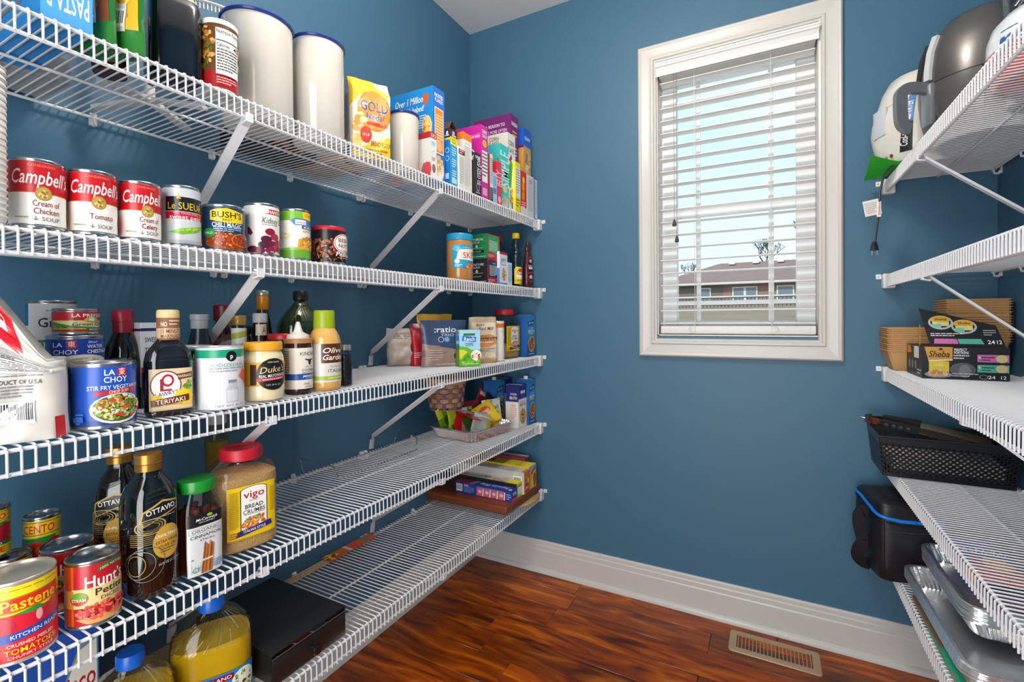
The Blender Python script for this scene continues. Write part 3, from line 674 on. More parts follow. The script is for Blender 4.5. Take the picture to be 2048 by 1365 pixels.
carton('cereal_box', 'magenta cereal box with a yellow sun on its spine on the top left shelf', .245, -.517, Z5, .14, .051, .297, 'c01c8c', group=G5,
    F=[('r', -1, 0, 1, 1, 'c41c90'), ('r', .0, .82, .95, .88, 'd858ae'), ('t', 'snack size', .5, .85, .025, 'fff', {'w': .8}), ('o', .2, .6, .4, .1, .2, 'f0d8e8'), ('e', .2, .6, .3, .08, '1c1218')],
    Rr=[('r', -1, 0, 1, 1, 'cc3aa8'), ('t', 'SUNNY', 0, .92, .05, 'fff', {'b': 1, 'w': 1.4}), ('t', 'CRUNCH', 0, .86, .04, 'fff', {'b': 1, 'w': 1.4}), ('e', 0, .76, .6, .05, 'f8d020'), ('e', 0, .76, .4, .035, 'f0a818'), *NUT(-.8, .24, .8, .66), ('r', -.7, .06, .7, .16, 'e8a8d4')])
carton('bar_box', 'slim black box with white lettering in front of the magenta cereal box', .34, -.582, Z5, .056, .042, .165, '1f1d20', group=G5,
    Rr=[('r', -1, 0, 1, 1, '2a282b'), ('t', 'omg!', 0, .92, .1, 'fff', {'b': 1, 'w': 1.6}), ('t', 'so crazy good', 0, .6, .22, 'd8d4d0', {'rot': 90, 'w': 5.2, 'b': 1}), ('o', 0, .2, .5, .1, .18, 'ddd'), ('m', -.7, .06, .7, 1, .04, 'eee')], F=[('t', 'omg!', .3, .9, .09, 'fff', {'b': 1, 'w': 1})])
# corner group
carton('cereal_riser', 'plain grey box added as a hidden support under the purple cereal box in the shelf corner', .16, -.215, Z5, .19, .085, .150, '8a8a88')  # unseen support added beneath the raised purple box
carton('cereal_box', 'purple raisin cereal box raised above its neighbours in the shelf corner', .16, -.221, Z5+.151, .2, .074, .305, '6a1c60', group=G5,
    F=[('r', -1, 0, 1, 1, '74206a'), ('t', "IT'S A REASON TO", .05, .86, .05, 'f0d8ea', {'b': 1, 'w': 1.3}), ('t', 'DO THIS MORE OFTEN', .05, .77, .05, 'f0d8ea', {'b': 1, 'w': 1.5}), ('m', -.7, .68, .8, 4, .045, 'd0a8c8')],
    Rr=[('r', -1, 0, 1, 1, '7c2470'), ('t', 'RAISIN', 0, .87, .06, 'fff', {'b': 1, 'w': 1.5}), ('m', -.6, .74, .6, 3, .05, 'e8c860'), ('m', -.6, .5, .6, 4, .05, 'f0d8ea'), ('e', 0, .22, .6, .1, 'c89a48')])
carton('cereal_box', 'white corn cereal box with a red and green swoosh behind the teal box', .195, -.288, Z5, .185, .071, .345, 'e8e2d6', group=G5,
    F=[('r', -1, 0, 1, 1, 'ddd4c4'), ('t', 'CORN', .25, .94, .05, '4a4038', {'b': 1, 'w': .5}), ('t', 'FLAKES', .25, .885, .05, '4a4038', {'b': 1, 'w': .55}), ('m', .0, .83, .5, 2, .035, 'a05040')],
    Rr=[('r', -1, 0, 1, 1, 'f0eee8'), ('t', 'CORN', -.05, .88, .065, '222', {'b': 1, 'w': 1.4}), ('t', 'FLAKES', -.05, .79, .065, '222', {'b': 1, 'w': 1.6}), ('p', [(-.9, .3), (-.2, .3), (.3, .62), (-.2, .66), (-.7, .58)], '2fae3a'), ('p', [(-.7, .66), (0, .74), (.1, .68), (-.4, .63)], 'd82a30'), ('f', .2, .18, .7, .12, GOLD, 40, .03), ('r', -.1, .04, .5, .12, '4a62a8')])
carton('cereal_box', 'teal cereal box standing in front of the white corn cereal box', .25, -.362, Z5, .135, .072, .271, '2aa8a8', group=G5,
    F=[('r', -1, 0, 1, 1, '3ab4b0'), ('f', .3, .62, .6, .24, ['d8c8b0', 'b89a80', 'e8dcc8', '8a6a5a'], 40, .07), ('r', -1, 0, 1, .2, '248a8c')],
    Rr=[('r', -1, 0, 1, 1, '48d0cc'), ('t', 'SIMPLE', 0, .62, .3, 'f2fbfa', {'rot': 90, 'w': 4.2, 'b': 1}), ('e', .1, .3, .5, .06, 'f0d878'), ('f', 0, .1, .7, .08, ['e8c8a8', 'd8a888', 'f2e0d0'], 40, .03)])
carton('drink_mix_box', 'slim black and white box left of the teal cereal box', .345, -.463, Z5, .048, .022, .194, 'e4e2de', group=G5, Rr=[('r', -1, 0, 1, .3, '3c3c40'), ('m', -.7, .9, .7, 14, .04, '888'), ('m', -.7, .26, .7, 6, .04, 'aaa')], F=[('r', -1, 0, 1, 1, '7a3a38')])
carton('gelatin_box', 'small light blue box between the slim black and the red boxes', .345, -.442, Z5, .048, .033, .126, '8ab4e0', group=G5, Rr=[('r', -1, 0, 1, 1, 'a8ccf0'), ('r', -.8, .3, .8, .5, '5a8cc8'), ('m', -.7, .85, .7, 6, .06, '5a7aa8')])
carton('gelatin_box', 'small red and pink dessert box left of the teal cereal box', .345, -.408, Z5, .049, .038, .181, 'c8202c', group=G5, Rr=[('r', -1, 0, 1, 1, 'e04458'), ('t', 'JELLY', 0, .6, .3, 'f8d0d4', {'rot': 90, 'w': 3.6, 'b': 1}), ('e', 0, .12, .6, .08, 'f8b8c0')], F=[('r', -1, .5, 1, .6, 'f0b830')])
carton('pudding_box', 'yellow and white box just right of the white corn cereal box', .345, -.243, Z5, .048, .05, .227, 'f0e03a', group=G5, Rr=[('r', -1, .3, 1, .9, 'f2eee0'), ('m', -.7, .84, .7, 10, .05, '999'), ('m', -.7, .24, .7, 3, .06, '8a7a18'), ('r', -1, .9, 1, 1, 'f4e650')])
carton('cracker_box', 'red and orange snack box between the yellow box and the corner boxes', .34, -.186, Z5, .05, .062, .203, 'd8281c', group=G5, Rr=[('r', -1, 0, 1, 1, 'e0301e'), ('r', -.5, .35, .3, .72, 'f5a028'), ('e', 0, .8, .4, .08, 'f8d048'), ('t', 'HOT', -.1, .55, .07, 'b8281c', {'b': 1}), ('r', -1, 0, 1, .18, 'efe4e0'), ('m', -.7, .28, .7, 3, .05, 'fbe8d8')])
carton('cracker_box', 'white box with grey print under the graham cracker box', .33, -.121, Z5, .06, .076, .203, 'e6e4e2', group=G5, Rr=[('m', -.7, .92, .7, 20, .04, 'b4aeb0'), ('r', -.3, .8, .5, .9, 'd898a0')])
carton('cracker_box', 'white box with a blue edge in the far corner under the graham cracker box', .33, -.042, Z5, .06, .036, .205, '2a62b4', group=G5, Rr=[('r', -.7, .04, 1, .97, 'dce4f0'), ('m', -.5, .9, .8, 18, .045, '8a9ab8')])
carton('graham_cracker_box', 'blue graham cracker box lying on two boxes in the far corner', .25, -.110, Z5+.206, .12, .075, .222, '1c50b8', group=G5,
    F=[('r', -1, .62, 1, 1, '1f5cc8'), ('p', [(.1, .72), (.1, .82), (.3, .9), (.5, .82), (.5, .72)], '4a86e0'), ('r', -1, 0, 1, .62, 'd8a04c'), ('r', -.7, .3, -.1, .55, 'e0b060'), ('p', [(-.1, .1), (.6, .2), (.5, .5), (-.2, .42)], 'b87a2c'), ('f', .2, .2, .6, .16, ['e8c080', 'c08838'], 30, .05), ('r', -1, .58, 1, .63, '7a1c30')],
    Rr=[('r', -1, .62, 1, 1, '2466d4'), ('t', 'GRAHAM', 0, .8, .08, 'fff', {'b': 1, 'w': 1.5}), ('r', -1, 0, 1, .62, 'd0a468'), ('f', 0, .3, .8, .24, ['e8c88c', 'b8843c', 'd8b070'], 30, .06), ('m', -.5, .2, .5, 2, .05, 'fff')])
# white plastic rack standing behind the canisters
t = thing('drying_rack', 'white plastic drying rack with a cross foot behind the black canister', 'rack', (.16, -1.575, Z5), None)
PW = mat('e4e2df', .4)
for i, a in enumerate((28, 118, 208, 298)):
    bm = bmesh.new(); d = Vector((math.cos(R(a)), math.sin(R(a)), 0)); tube(bm, [d*.01+Vector((0, 0, .02)), d*.07+Vector((0, 0, .012)), d*.125+Vector((0, 0, .004))], 0, flat=(.011, .004, (0, 0, 1))); mk('foot', bm, PW, t)
bm = bmesh.new(); tube(bm, [(0, 0, .015), (0, 0, .30)], .011, 12); mk('post', bm, PW, t)
bm = bmesh.new(); P = [(-.03+.0055*i, .02+.006*i, .288-.001*(i-10)**2*.12) for i in range(21)]; tube(bm, P, .004, 6); mk('arm', bm, PW, t)
bm = bmesh.new()
for i in range(21): abox(bm, P[i][0]-.0012, P[i][1]-.0012, P[i][2]-.018, P[i][0]+.0012, P[i][1]+.0012, P[i][2])
o = mk('tooth_row', bm, PW, t, smooth=0)
# ---------------------------------------------------------------- left wall, second highest shelf: soup cans and jars
Z4 = ZS[3]+.0022
SOUP = lambda kind, pic: [('r', -1.99, .5, 1.99, 1, 'c3141f'), ('r', -1.99, .495, 1.99, .505, 'b8923c'), ('t', 'CONDENSED', 0, .945, .042, 'd8886a', {'w': .62}),
    ('t', 'Campbell\u2019s', .03, .755, .235, 'c99a92', {'i': 1, 'w': 1.47}), ('t', 'Campbell\u2019s', .02, .765, .235, 'fbf6f4', {'i': 1, 'b': 1, 'w': 1.46}), ('e', .03, .5, .19, .115, 'a8842e'), ('e', .03, .5, .165, .098, 'b8964a'), ('f', .03, .5, .1, .06, ['d8c080', '8a6a24'], 14, .03)] + \
    [('t', k, .1, v, .1, '8a1c34', {'b': 1, 'w': w}) for k, v, w in kind] + [('t', '\u2193 SOUP', .1, .09, .07, '6a5a50', {'w': .6}), ('m', -.62, .09, -.3, 1, .05, 'a89888'), ('m', -1.15, .55, -.95, 8, .06, '666')] + pic
CHK = [('e', 1.0, .38, .16, .12, 'd8c8b0'), ('e', 1.0, .2, .22, .14, 'c89058'), ('e', .95, .15, .15, .08, 'e0b880')]
GS = 'red and white condensed soup cans'
can('soup_can', 'red and white cream of chicken soup can, leftmost full can on its shelf', .355, -1.826, Z4, .0336, .110, -8, 'f0ece6', SOUP([('Cream of', .34, .62), ('Chicken', .215, .58)], CHK), group=GS)
can('soup_can', 'red and white tomato soup can with a tomato picture', .355, -1.755, Z4, .0336, .111, -8, 'f0ece6', SOUP([('Tomato', .26, .62)], [('e', .98, .2, .25, .17, 'c81e1e'), ('e', 1.02, .24, .1, .08, 'e85a48'), ('p', [(.9, .37), (1.1, .4), (1.02, .33)], '4a8a2a')]), group=GS)
can('soup_can', 'red and white cream of celery soup can between tomato soup and the silver pea can', .355, -1.684, Z4, .0325, .110, -5, 'f0ece6', SOUP([('Cream of', .34, .62), ('Celery', .215, .5)], [('p', [(.75, .06), (1.05, .1), (1.1, .34), (.9, .3)], '8ab43c'), ('p', [(.95, .05), (1.2, .1), (1.15, .3)], 'b8cc5a')]), group=GS)
for x, y, f, lb in ((.275, -1.862, -10, 'red and white soup can behind the cream of chicken can'), (.27, -1.79, -4, 'red and white soup can behind the gap of the chicken and tomato cans'), (.275, -1.652, -50, 'red and white chicken soup can behind the silver pea can')):
    can('soup_can', lb, x, y, Z4, .0334, .110, f, 'f0ece6', SOUP([('Chicken', .26, .6)], CHK), group=GS)
can('pea_can', 'silver can of sweet peas with a black and red label', .345, -1.606, Z4, .0334, .122, -17, 'c4c8cc', [('r', -.66, .58, .78, .84, '1c1a1c'), ('t', 'Le SUEUR', .05, .68, .13, 'e0c02c', {'w': 1.22}), ('p', [(-.28, .80), (-.2, .9), (-.12, .80)], 'd8a020'), ('r', -.66, .44, .78, .57, 'b8203a'), ('t', 'VERY YOUNG SMALL', .05, .545, .035, 'e8b8c0', {'w': .85}), ('t', 'sweet peas', .05, .48, .075, 'f8f0f0', {'w': 1.1}),
    ('p', [(-.55, .2), (-.1, .16), (.4, .22), (.85, .36), (.4, .32), (-.1, .27)], '7ab02a'), ('p', [(-.4, .21), (.3, .25), (.6, .31), (.2, .29)], 'a8d04a'), ('f', .2, .25, .3, .03, ['6a9a20', '8ac03a'], 8, .025), ('r', -1.9, 0, 1.9, .06, 'a8acb0')], rough=.22)
can('chili_bean_can', 'dark blue chili bean can with a yellow oval logo', .345, -1.521, Z4, .0412, .100, -22, '12385e', [('r', -1.99, 0, 1.99, .3, '1a4a78'), ('p', [(-.5, .68), (-.35, .66), (0, .62), (.4, .64), (.55, .66), (.55, .9), (.4, .92), (0, .98), (-.35, .94), (-.5, .9)], 'e8c81c'), ('t', "BUSH'S", .02, .82, .15, '1c3018', {'b': 1, 'w': .92}), ('t', 'BEST', .02, .695, .045, '6a2a18', {'w': .3}), ('t', 'CHILI MAGIC', .02, .575, .11, 'f4f2ee', {'b': 1, 'w': .92}), ('m', -.4, .5, .45, 3, .045, 'a8c4dc'), ('t', 'NEW LOOK', -.95, .86, .06, '8aa8c4', {'w': .3}),
    ('e', .1, .17, .85, .2, 'a8481c'), ('f', .1, .2, .8, .2, CHILI, 130, .04), ('o', .45, .22, .35, .16, .12, 'd86a20'), ('e', -.52, .36, .2, .115, '2a8a3c'), ('t', 'MILD', -.52, .36, .06, 'e8f4e8', {'w': .24})])
can('kidney_bean_can', 'tall white kidney bean can with dark red beans', .345, -1.432, Z4, .0375, .122, -6, 'ece8e2', [('r', -.2, .83, .75, .94, 'c02a30'), ('t', 'HANOVER', .3, .885, .07, 'fff', {'b': 1, 'w': .75}), ('e', -.14, .9, .1, .06, 'e8d8c8'), ('t', 'Kidney Beans', .32, .70, .13, '2a1e24', {'i': 1, 'w': 1.25}), ('m', -.3, .6, .35, 1, .03, '888'), ('p', [(-.85, .56), (-.72, .52), (-.62, .42), (-.72, .37), (-.85, .42)], '8a1c34'),
    *[('e', u, v, .2, .075, c) for u, v, c in ((.0, .46, '8a1838'), (.2, .36, 'a02848'), (-.15, .3, '5a1430'), (.35, .24, '9a2044'), (.05, .2, '7a1636'), (-.25, .18, '4a1430'), (.25, .12, 'a83058'), (-.4, .06, '6a1834'), (.0, .07, '8a2040'), (.45, .1, '7a1636'), (-.65, .08, '6a1834'), (.7, .3, '8a1838'))], ('r', -.3, .12, -.1, .24, '4a2238'), ('t', '15 OZ', .2, .04, .04, 'fff', {'w': .4})])
can('pie_filling_can', 'white and green apple pie filling can with a yellow corner', .345, -1.342, Z4, .0355, .127, -12, 'eeeae0', [('r', -1.99, .8, 1.99, 1, '78b83a'), ('r', -1.99, 0, 1.99, .16, '6aae34'), ('p', [(-1.99, .16), (1.99, .16), (1.99, .2), (.3, .24), (-1, .2)], '8ac84a'), ('p', [(.05, 1), (1.2, 1), (1.2, .78), (.05, .86)], 'f0c81c'), ('t', '10% MORE', .42, .93, .06, 'b05018', {'b': 1, 'w': .6}), ('p', [(-.5, .8), (-.3, .85), (.9, .82), (1.0, .72), (-.3, .7)], '3a78b4'), ('r', -.28, .72, .2, .82, 'e8e0f0'), ('t', 'Comstock', -.04, .77, .05, 'b0304a', {'w': .42}), ('r', .0, .63, .95, .7, '2a3474'), ('t', 'MORE FRUIT', .45, .665, .05, 'fff', {'b': 1, 'w': .75}), ('t', 'APPLE', .3, .58, .06, '9aa080', {'w': .6}),
    ('e', -.75, .47, .35, .06, 'e8d8a8'), ('f', -.75, .46, .35, .05, ['e0c890', 'f0e4c0', 'c8a870'], 16, .03), ('p', [(-.2, .18), (.75, .18), (.72, .38), (.4, .47), (-.15, .4)], 'e0a040'), ('f', .3, .3, .42, .1, GOLD, 50, .03), ('f', .3, .42, .35, .05, ['a8702c', 'c88a40', '8a5820'], 36, .02)])
can('peanut_can', 'brown peanut can with a red plastic lid and round logo', .345, -1.239, Z4, .0435, .098, -14, '1f1416', [('f', -.3, .36, 1.2, .34, ['a0583c', 'b86a4a', '8a4630', 'c8825c', '70341f'], 260, .055), ('e', .3, .58, .47, .33, '7a2030'), ('e', .3, .58, .43, .3, 'f0ece6'), ('o', .3, .58, .4, .28, .06, '9a2434'), ('t', 'BEER', .3, .68, .12, '8a1c2c', {'b': 1, 'w': .5}), ('t', 'NUTS', .3, .51, .12, '8a1c2c', {'b': 1, 'w': .5}), ('t', 'Original', .3, .37, .05, 'a03040', {'w': .34}), ('t', 'Peanuts', .36, .25, .14, 'f8f4ee', {'b': 1, 'i': 1, 'w': .84}), ('m', .0, .12, .6, 1, .04, 'e0a848')], cat='can', lid='b81a30')
# stack of paper cups at the frame edge
t = thing('cup_stack', 'tall stack of white ribbed paper cups at the left end of the soup can shelf', 'cups', (.385, -1.901, Z4))
pr = []
for i in range(24):
    z = i*.0095; pr += [(.0285+.0002*i, z), (.0305, z+.006), (.0318, z+.0075), (.0318, z+.009)]
mk('nested_cups', loft(pr, 36), mat('e6e4e0', .6), t)
# right part of the shelf
sk = [(.044, 0), (.0495, .004), (.051, .012), (.051, .148), (.0475, .156)]
bottle('peanut_butter_jar', 'peanut butter jar with a turquoise lid and label', 'jar', .335, -.601, Z4, -9, sk, mat('b87a3c', .18, 0, .04, coat=.6), [('label', .045, .135, .072, [('r', -1, 0, 1, 1, '2a9cc0'), ('p', [(-.9, 1), (-.2, .78), (-.4, .62), (-1, .8)], '58b8d4'), ('p', [(-.75, .4), (-.62, .78), (1, .9), (1, .3)], 'f4efe8'), ('p', [(-.7, .44), (-.6, .74), (1, .86), (1, .36)], 'e8dcc8'), ('t', 'SKIPPY', .25, .6, .26, 'c82030', {'b': 1, 'w': 1.3, 'rot': 5}), ('t', 'CREAMY', 0, .88, .07, 'f0c830', {'w': .8}), ('p', [(-.4, .1), (0, .32), (.9, .34), (.9, 0), (-.4, 0)], '2a86b0'), ('e', .2, .12, .5, .12, 'b8642c'), ('f', .2, .12, .45, .1, GOLD, 20, .05), ('e', -.72, .3, .14, .1, 'e8f0f4'), ('m', -.85, .14, -.45, 2, .06, 'dff')])],
    [('lid', [(.0485, .154), (.0515, .155), (.0515, .176), (.05, .18), (.0, .18)], mat('1f92bc', .35))])
def pods(z, c1, c2, lab, l1, l2):
    carton('coffee_pod_box', lab, .262, -.446, z, .105, .104, .1035, c1, group='coffee pod boxes in a stack', F=[('r', -1, 0, 1, 1, c1), ('t', l1, 0, .78, .09, 'e8efe8', {'b': 1, 'w': 1.3}), ('t', l2, 0, .66, .08, 'e8efe8', {'w': .6}), ('e', 0, .5, .12, .07, 'c8d8d0'), ('r', -.7, .24, .7, .34, '151515'), ('t', 'MEDIUM', 0, .29, .05, 'ddd', {'w': .8}), ('m', -.9, .08, .9, 1, .05, 'cde'), ('m', -.6, .42, .6, 1, .04, 'bdc')],
        Rr=[('r', -1, 0, 1, 1, 'b81e30'), ('r', -.86, .26, .8, .96, c2), ('r', -.3, .8, .3, .88, '222'), ('t', 'COFFEE', 0, .84, .06, 'eee', {'w': .5}), ('m', -.7, .72, .6, 8, .055, 'dfe8e4'), ('m', -.9, .16, .1, 3, .05, 'f0c0c0'), ('r', .5, .06, .8, .16, 'fff')])
pods(Z4, '24222a', '232a44', 'black and red coffee pod box, lower one of the stacked pair', 'SIGNATURE', 'BLEND')
pods(Z4+.1045, '158048', '1fa860', 'green and red coffee pod box, on top of the stacked pair', 'CAFE SPECIAL', 'DECAF')
bottle('soy_sauce_bottle', 'dark sauce bottle with a red cap behind the muffin mix boxes', 'bottle', .275, -.20, Z4, 0, [(.026, 0), (.029, .004), (.029, .13), (.02, .165), (.0165, .18), (.0165, .215), (.018, .217)], mat('160b08', .12, 0, 0, coat=.5), caps=[('cap', [(.019, .213), (.0205, .216), (.0205, .238), (.018, .241)], mat('c01828', .35))])
JF = [('r', -1, 0, 1, 1, 'e4ebf2'), ('r', -1, .92, 1, 1, 'a82838'), ('t', 'JIFFY', 0, .74, .13, '2a58a8', {'b': 1, 'w': 1.5}), ('m', -.7, .6, .7, 1, .05, '6a88b8'), ('e', .1, .32, .65, .2, 'f0d8b8'), ('f', .1, .32, .5, .17, ['c8843c', 'e0a860', 'b86a2c'], 26, .05), ('r', -1, 0, 1, .06, '6aa0d0')]
carton('muffin_mix_box', 'white and blue muffin mix box, taller left one of two', .325, -.367, Z4, .055, .068, .142, 'dbe4ee', Rr=JF, F=[('r', -1, 0, 1, .5, '4a8ac4')], group='muffin mix boxes')
carton('muffin_mix_box', 'white and blue muffin mix box, shorter right one of two', .325, -.297, Z4, .055, .042, .102, 'dbe4ee', Rr=[('m', -.8, .84, .8, 10, .075, '8aa4c8')], group='muffin mix boxes')
syr = [(.022, 0), (.027, .006), (.028, .04), (.0275, .085), (.024, .11), (.030, .135), (.0315, .15), (.027, .17), (.020, .180), (.019, .186), (.0225, .196), (.0225, .212), (.015, .222), (.014, .232)]
bottle('syrup_bottle', 'clear figure-shaped syrup bottle with a yellow cap', 'bottle', .345, -.150, Z4, -22, syr, clear('cfd4da', .06, .7), [('label', .012, .095, .032, [('p', [(-1, .04), (1, 0), (1, .84), (.6, .98), (-.7, 1), (-1, .85)], 'f0d838'), ('e', .1, .7, .6, .2, 'c83028'), ('t', 'Syrup', .1, .68, .17, 'fff', {'b': 1, 'w': 1.0}), ('e', .0, .45, .7, .1, 'f4ecd8'), ('r', -1, .16, 1, .3, 'e8b81c'), ('t', 'ORIGINAL', 0, .23, .08, '7a2018', {'w': 1.2}), ('f', .3, .08, .5, .08, ['c88a3c', '8a5020'], 10, .06)], .01)],
    [('cap', [(.0155, .228), (.0175, .23), (.0175, .25), (.015, .254)], mat('e8c01c', .35))], fill=([(.02, .002), (.025, .008), (.0258, .036), (.0255, .052)], mat('1a0c06', .1), 'syrup'))
bottle('chocolate_syrup_bottle', 'brown chocolate syrup squeeze bottle in the far corner', 'bottle', .355, -.046, Z4, -18, [(.022, 0), (.026, .005), (.0275, .03), (.027, .1), (.023, .14), (.016, .17), (.0145, .18), (.017, .182), (.017, .2), (.012, .204), (.011, .222), (.009, .226)], mat('4a1c1c', .25, 0, .03, coat=.4), [('label', .03, .155, .026, [('e', 0, .5, 1, .5, 'a82848'), ('e', 0, .5, .9, .46, '3a1014'), ('t', 'SYRUP', 0, .62, .09, 'e8d8d0', {'w': 1.2}), ('r', -.5, .5, .5, .58, 'd8d0cc'), ('e', 0, .82, .35, .07, 'c8b8b0'), ('e', 0, .2, .4, .08, 'c8b8b0'), ('t', 'CHOCOLATE', 0, .36, .08, 'e83858', {'b': 1, 'w': 1.3})], .01)], sx=1, sy=.8)
# ---------------------------------------------------------------- left wall, middle shelf
Z3 = ZS[2]+.0022
# rice bag
t = pouch('rice_bag', 'large white rice bag with a red top, left end of the middle shelf', 'bag', .333, -1.880, Z3, -22, .185, .285, .09, 'd4cfc7', [
    ('p', [(-1, .75), (-.2, .95), (.1, .72), (.5, .66), (.4, 1), (-1, 1)], 'd8202c'), ('p', [(-.6, .7), (.35, .66), (.3, .95), (-.2, .98)], 'f0ece6'), ('t', 'RICE', -.5, .66, .05, 'd83040', {'rot': -12, 'w': .5, 'b': 1}), ('p', [(.0, .82), (.2, .7), (.45, .62), (.3, .8)], 'd02030'), ('e', -.35, .62, .12, .04, 'd88a30'), ('e', -.62, .5, .12, .03, '2a58a8'),
    ('r', .0, .38, .86, .56, 'e0ddd6'), ('r', 0, .555, .86, .56, '444'), ('r', 0, .38, .86, .384, '444'), ('r', 0, .38, .01, .56, '444'), ('r', .85, .38, .86, .56, '444'), ('r', .04, .525, .82, .533, '333'), ('m', .06, .54, .4, 1, .02, '333'), ('m', .06, .50, .82, 6, .018, '777'), ('r', .04, .425, .82, .429, '333'), ('m', .1, .355, .75, 1, .014, '777'), ('t', 'PRODUCT OF U.S.A', .38, .325, .024, '444', {'b': 1, 'w': .68}), ('m', .1, .295, .6, 4, .017, '888'), ('b', .08, .1, .62, .22), ('m', .2, .6, .7, 3, .02, 'aaa'),
    ('r', .86, .0, .98, .12, 'c8202c')], kind='sack', amp=.011, seed=4, rough=.28)
can('bean_can', 'white and blue great northern bean can with green BEANS band, at the back', .14, -1.742, Z3, .0372, .226, -12, 'e4e2de', [('r', -1.99, .8, -.72, 1, '2a5a94'), ('t', 'Great', .05, .83, .085, '1c1c1c', {'b': 1, 'w': .9}), ('m', -.2, .93, .5, 1, .02, '888'), ('r', -.7, .57, 1.4, .67, '3a7a44'), ('t', 'BEANS', .1, .62, .075, 'e8efe8', {'b': 1, 'w': 1.2}), ('r', -.95, .5, -.6, .58, '2f6a38'), ('f', .1, .4, .8, .1, ['b8946a', 'd8b890', '8a6a48'], 40, .03), ('r', -1.99, 0, 1.99, .2, '2a5a94')])
LC = [('t', 'LA', -.14, .9, .1, 'f4f4f2', {'b': 1, 'w': .2}), ('r', .0, .83, .2, .97, 'c81e3c'), ('t', '\u6771', .1, .9, .1, 'f8e8e8', {'w': .14}), ('t', 'CHOY', -.02, .775, .1, 'f4f4f2', {'b': 1, 'w': .46})]
can('water_chestnut_can', 'blue water chestnut can under the small green chili can', .25, -1.744, Z3, .0412, .159, -10, '1c3f9c', [('t', 'LA', -.5, .93, .055, 'f4f4f2', {'b': 1, 'w': .24}), ('r', -.3, .885, -.08, .985, 'c81e3c'), ('t', '\u6771', -.19, .935, .06, 'f8e8e8', {'w': .16}), ('t', 'CHOY', -.33, .84, .06, 'f4f4f2', {'b': 1, 'w': .56}), ('t', 'Sliced', .28, .96, .03, 'e8eef8', {'i': 1, 'w': .24}), ('t', 'WATER', .36, .905, .045, 'fff', {'b': 1, 'w': .44}), ('t', 'CHESTNUTS', .48, .84, .045, 'fff', {'b': 1, 'w': .68}), ('e', .05, .66, .75, .145, 'e8e4da'), ('e', .05, .64, .68, .125, 'c0b08a'), ('f', .05, .65, .6, .1, ['e8dfc8', 'd8ccaa', 'f2ecdc'], 26, .045)])
can('chili_can', 'small red and green diced chili can stacked on the blue water chestnut can', .25, -1.743, Z3+.1595, .0335, .049, -5, 'c42028', [('r', -.9, .14, 1.5, .56, 'e8dfae'), ('p', [(-.9, .14), (-.9, .52), (-.3, .3), (.5, .2), (1.4, .36), (1.4, .14)], '5a8a34'), ('f', -.5, .26, .35, .12, ['7aa84a', '4a7a2a'], 16, .08), ('r', -.9, .53, 1.5, .57, 'e0c83a'), ('r', -.9, .12, 1.5, .16, 'e0c83a'), ('e', .3, .6, .24, .14, 'd8b83a'), ('e', .3, .6, .1, .09, 'e8f0e8'), ('t', 'LA PREFERIDA', .36, .82, .18, 'fff', {'b': 1, 'w': 1.24}), ('t', 'Green Chiles', .34, .38, .17, '3a2a24', {'w': 1.18}), ('t', 'MILD', .2, .5, .06, '7a4a28', {'w': .24}), ('r', .1, .04, .6, .16, '2f7a2c'), ('t', 'DICED', .35, .1, .08, 'fff', {'w': .3}), ('r', 1.1, .5, 1.4, .66, 'e8981c')])
can('vegetable_can', 'large bright blue stir fry vegetable can with a bowl picture, at the shelf front', .352, -1.742, Z3, .0462, .113, 2, '1a50b4', [('r', -1.99, .0, 1.99, .1, '173f90'), *LC, ('t', 'STIR FRY VEGETABLES', 0, .64, .075, 'fff', {'w': 1.12}), ('p', [(-.44, .5), (.5, .55), (.52, .63), (-.42, .57)], 'c4202e'), ('t', 'CHOP SUEY', .05, .565, .05, 'f8e8e0', {'b': 1, 'w': .42, 'rot': 2}),
    ('e', .04, .27, .56, .26, 'f0eeea'), ('e', .04, .28, .51, .235, '5a6a2a'), ('f', .04, .3, .47, .2, VEG, 240, .042), ('f', .04, .3, .4, .17, ['d83a24', 'e85a34', '4a8a28'], 24, .04), ('m', -.75, .2, -.6, 4, .05, '4a7acc'), ('r', -.8, .08, -.6, .16, '2a5fb8')])
# dark sauce bottles
bottle('soy_sauce_bottle', 'dark soy sauce bottle with a tall red cap behind the blue cans', 'bottle', .2, -1.649, Z3, 0, [(.034, 0), (.036, .004), (.036, .10), (.028, .135), (.018, .158), (.0165, .165)], mat('120a0a', .1, 0, 0, coat=.6), caps=[('cap', [(.0175, .16), (.0175, .182), (.0185, .183), (.0185, .205), (.0165, .208)], mat('b01830', .35))])
bottle('sauce_bottle', 'dark bottle with a round white label, half hidden behind the teriyaki bottle', 'bottle', .305, -1.695, Z3, -15, [(.02, 0), (.022, .004), (.022, .10), (.014, .115)], mat('0c0e16', .12, 0, 0, coat=.5), [('label', .02, .08, .02, [('e', 0, .5, .9, .5, 'd8d4cc'), ('o', 0, .5, .8, .44, .1, '444')], .01)])
carton('sweetener_box', 'white and navy upright sweetener box behind the teriyaki bottle', .19, -1.632, Z3, .045, .042, .181, 'e0e0e4', F=[('r', -1, 0, 1, .25, '1c2038'), ('r', -1, .9, 1, .93, '1f2a5c')], Rr=[('r', -1, .9, 1, .935, '1f2a5c'), ('t', 'SWEET', 0, .8, .06, '333', {'w': 1.3}), ('t', 'The', -.3, .68, .06, '222', {'i': 1, 'w': .7}), ('t', 'is the', -.15, .58, .06, '222', {'i': 1, 'w': 1}), ('r', -1, .42, 1, .48, 'b02848'), ('r', -1, 0, 1, .42, '20243c')])
tp = [(.036, 0), (.0395, .006), (.04, .02), (.0395, .105), (.036, .122), (.026, .137), (.0185, .147), (.0175, .155)]
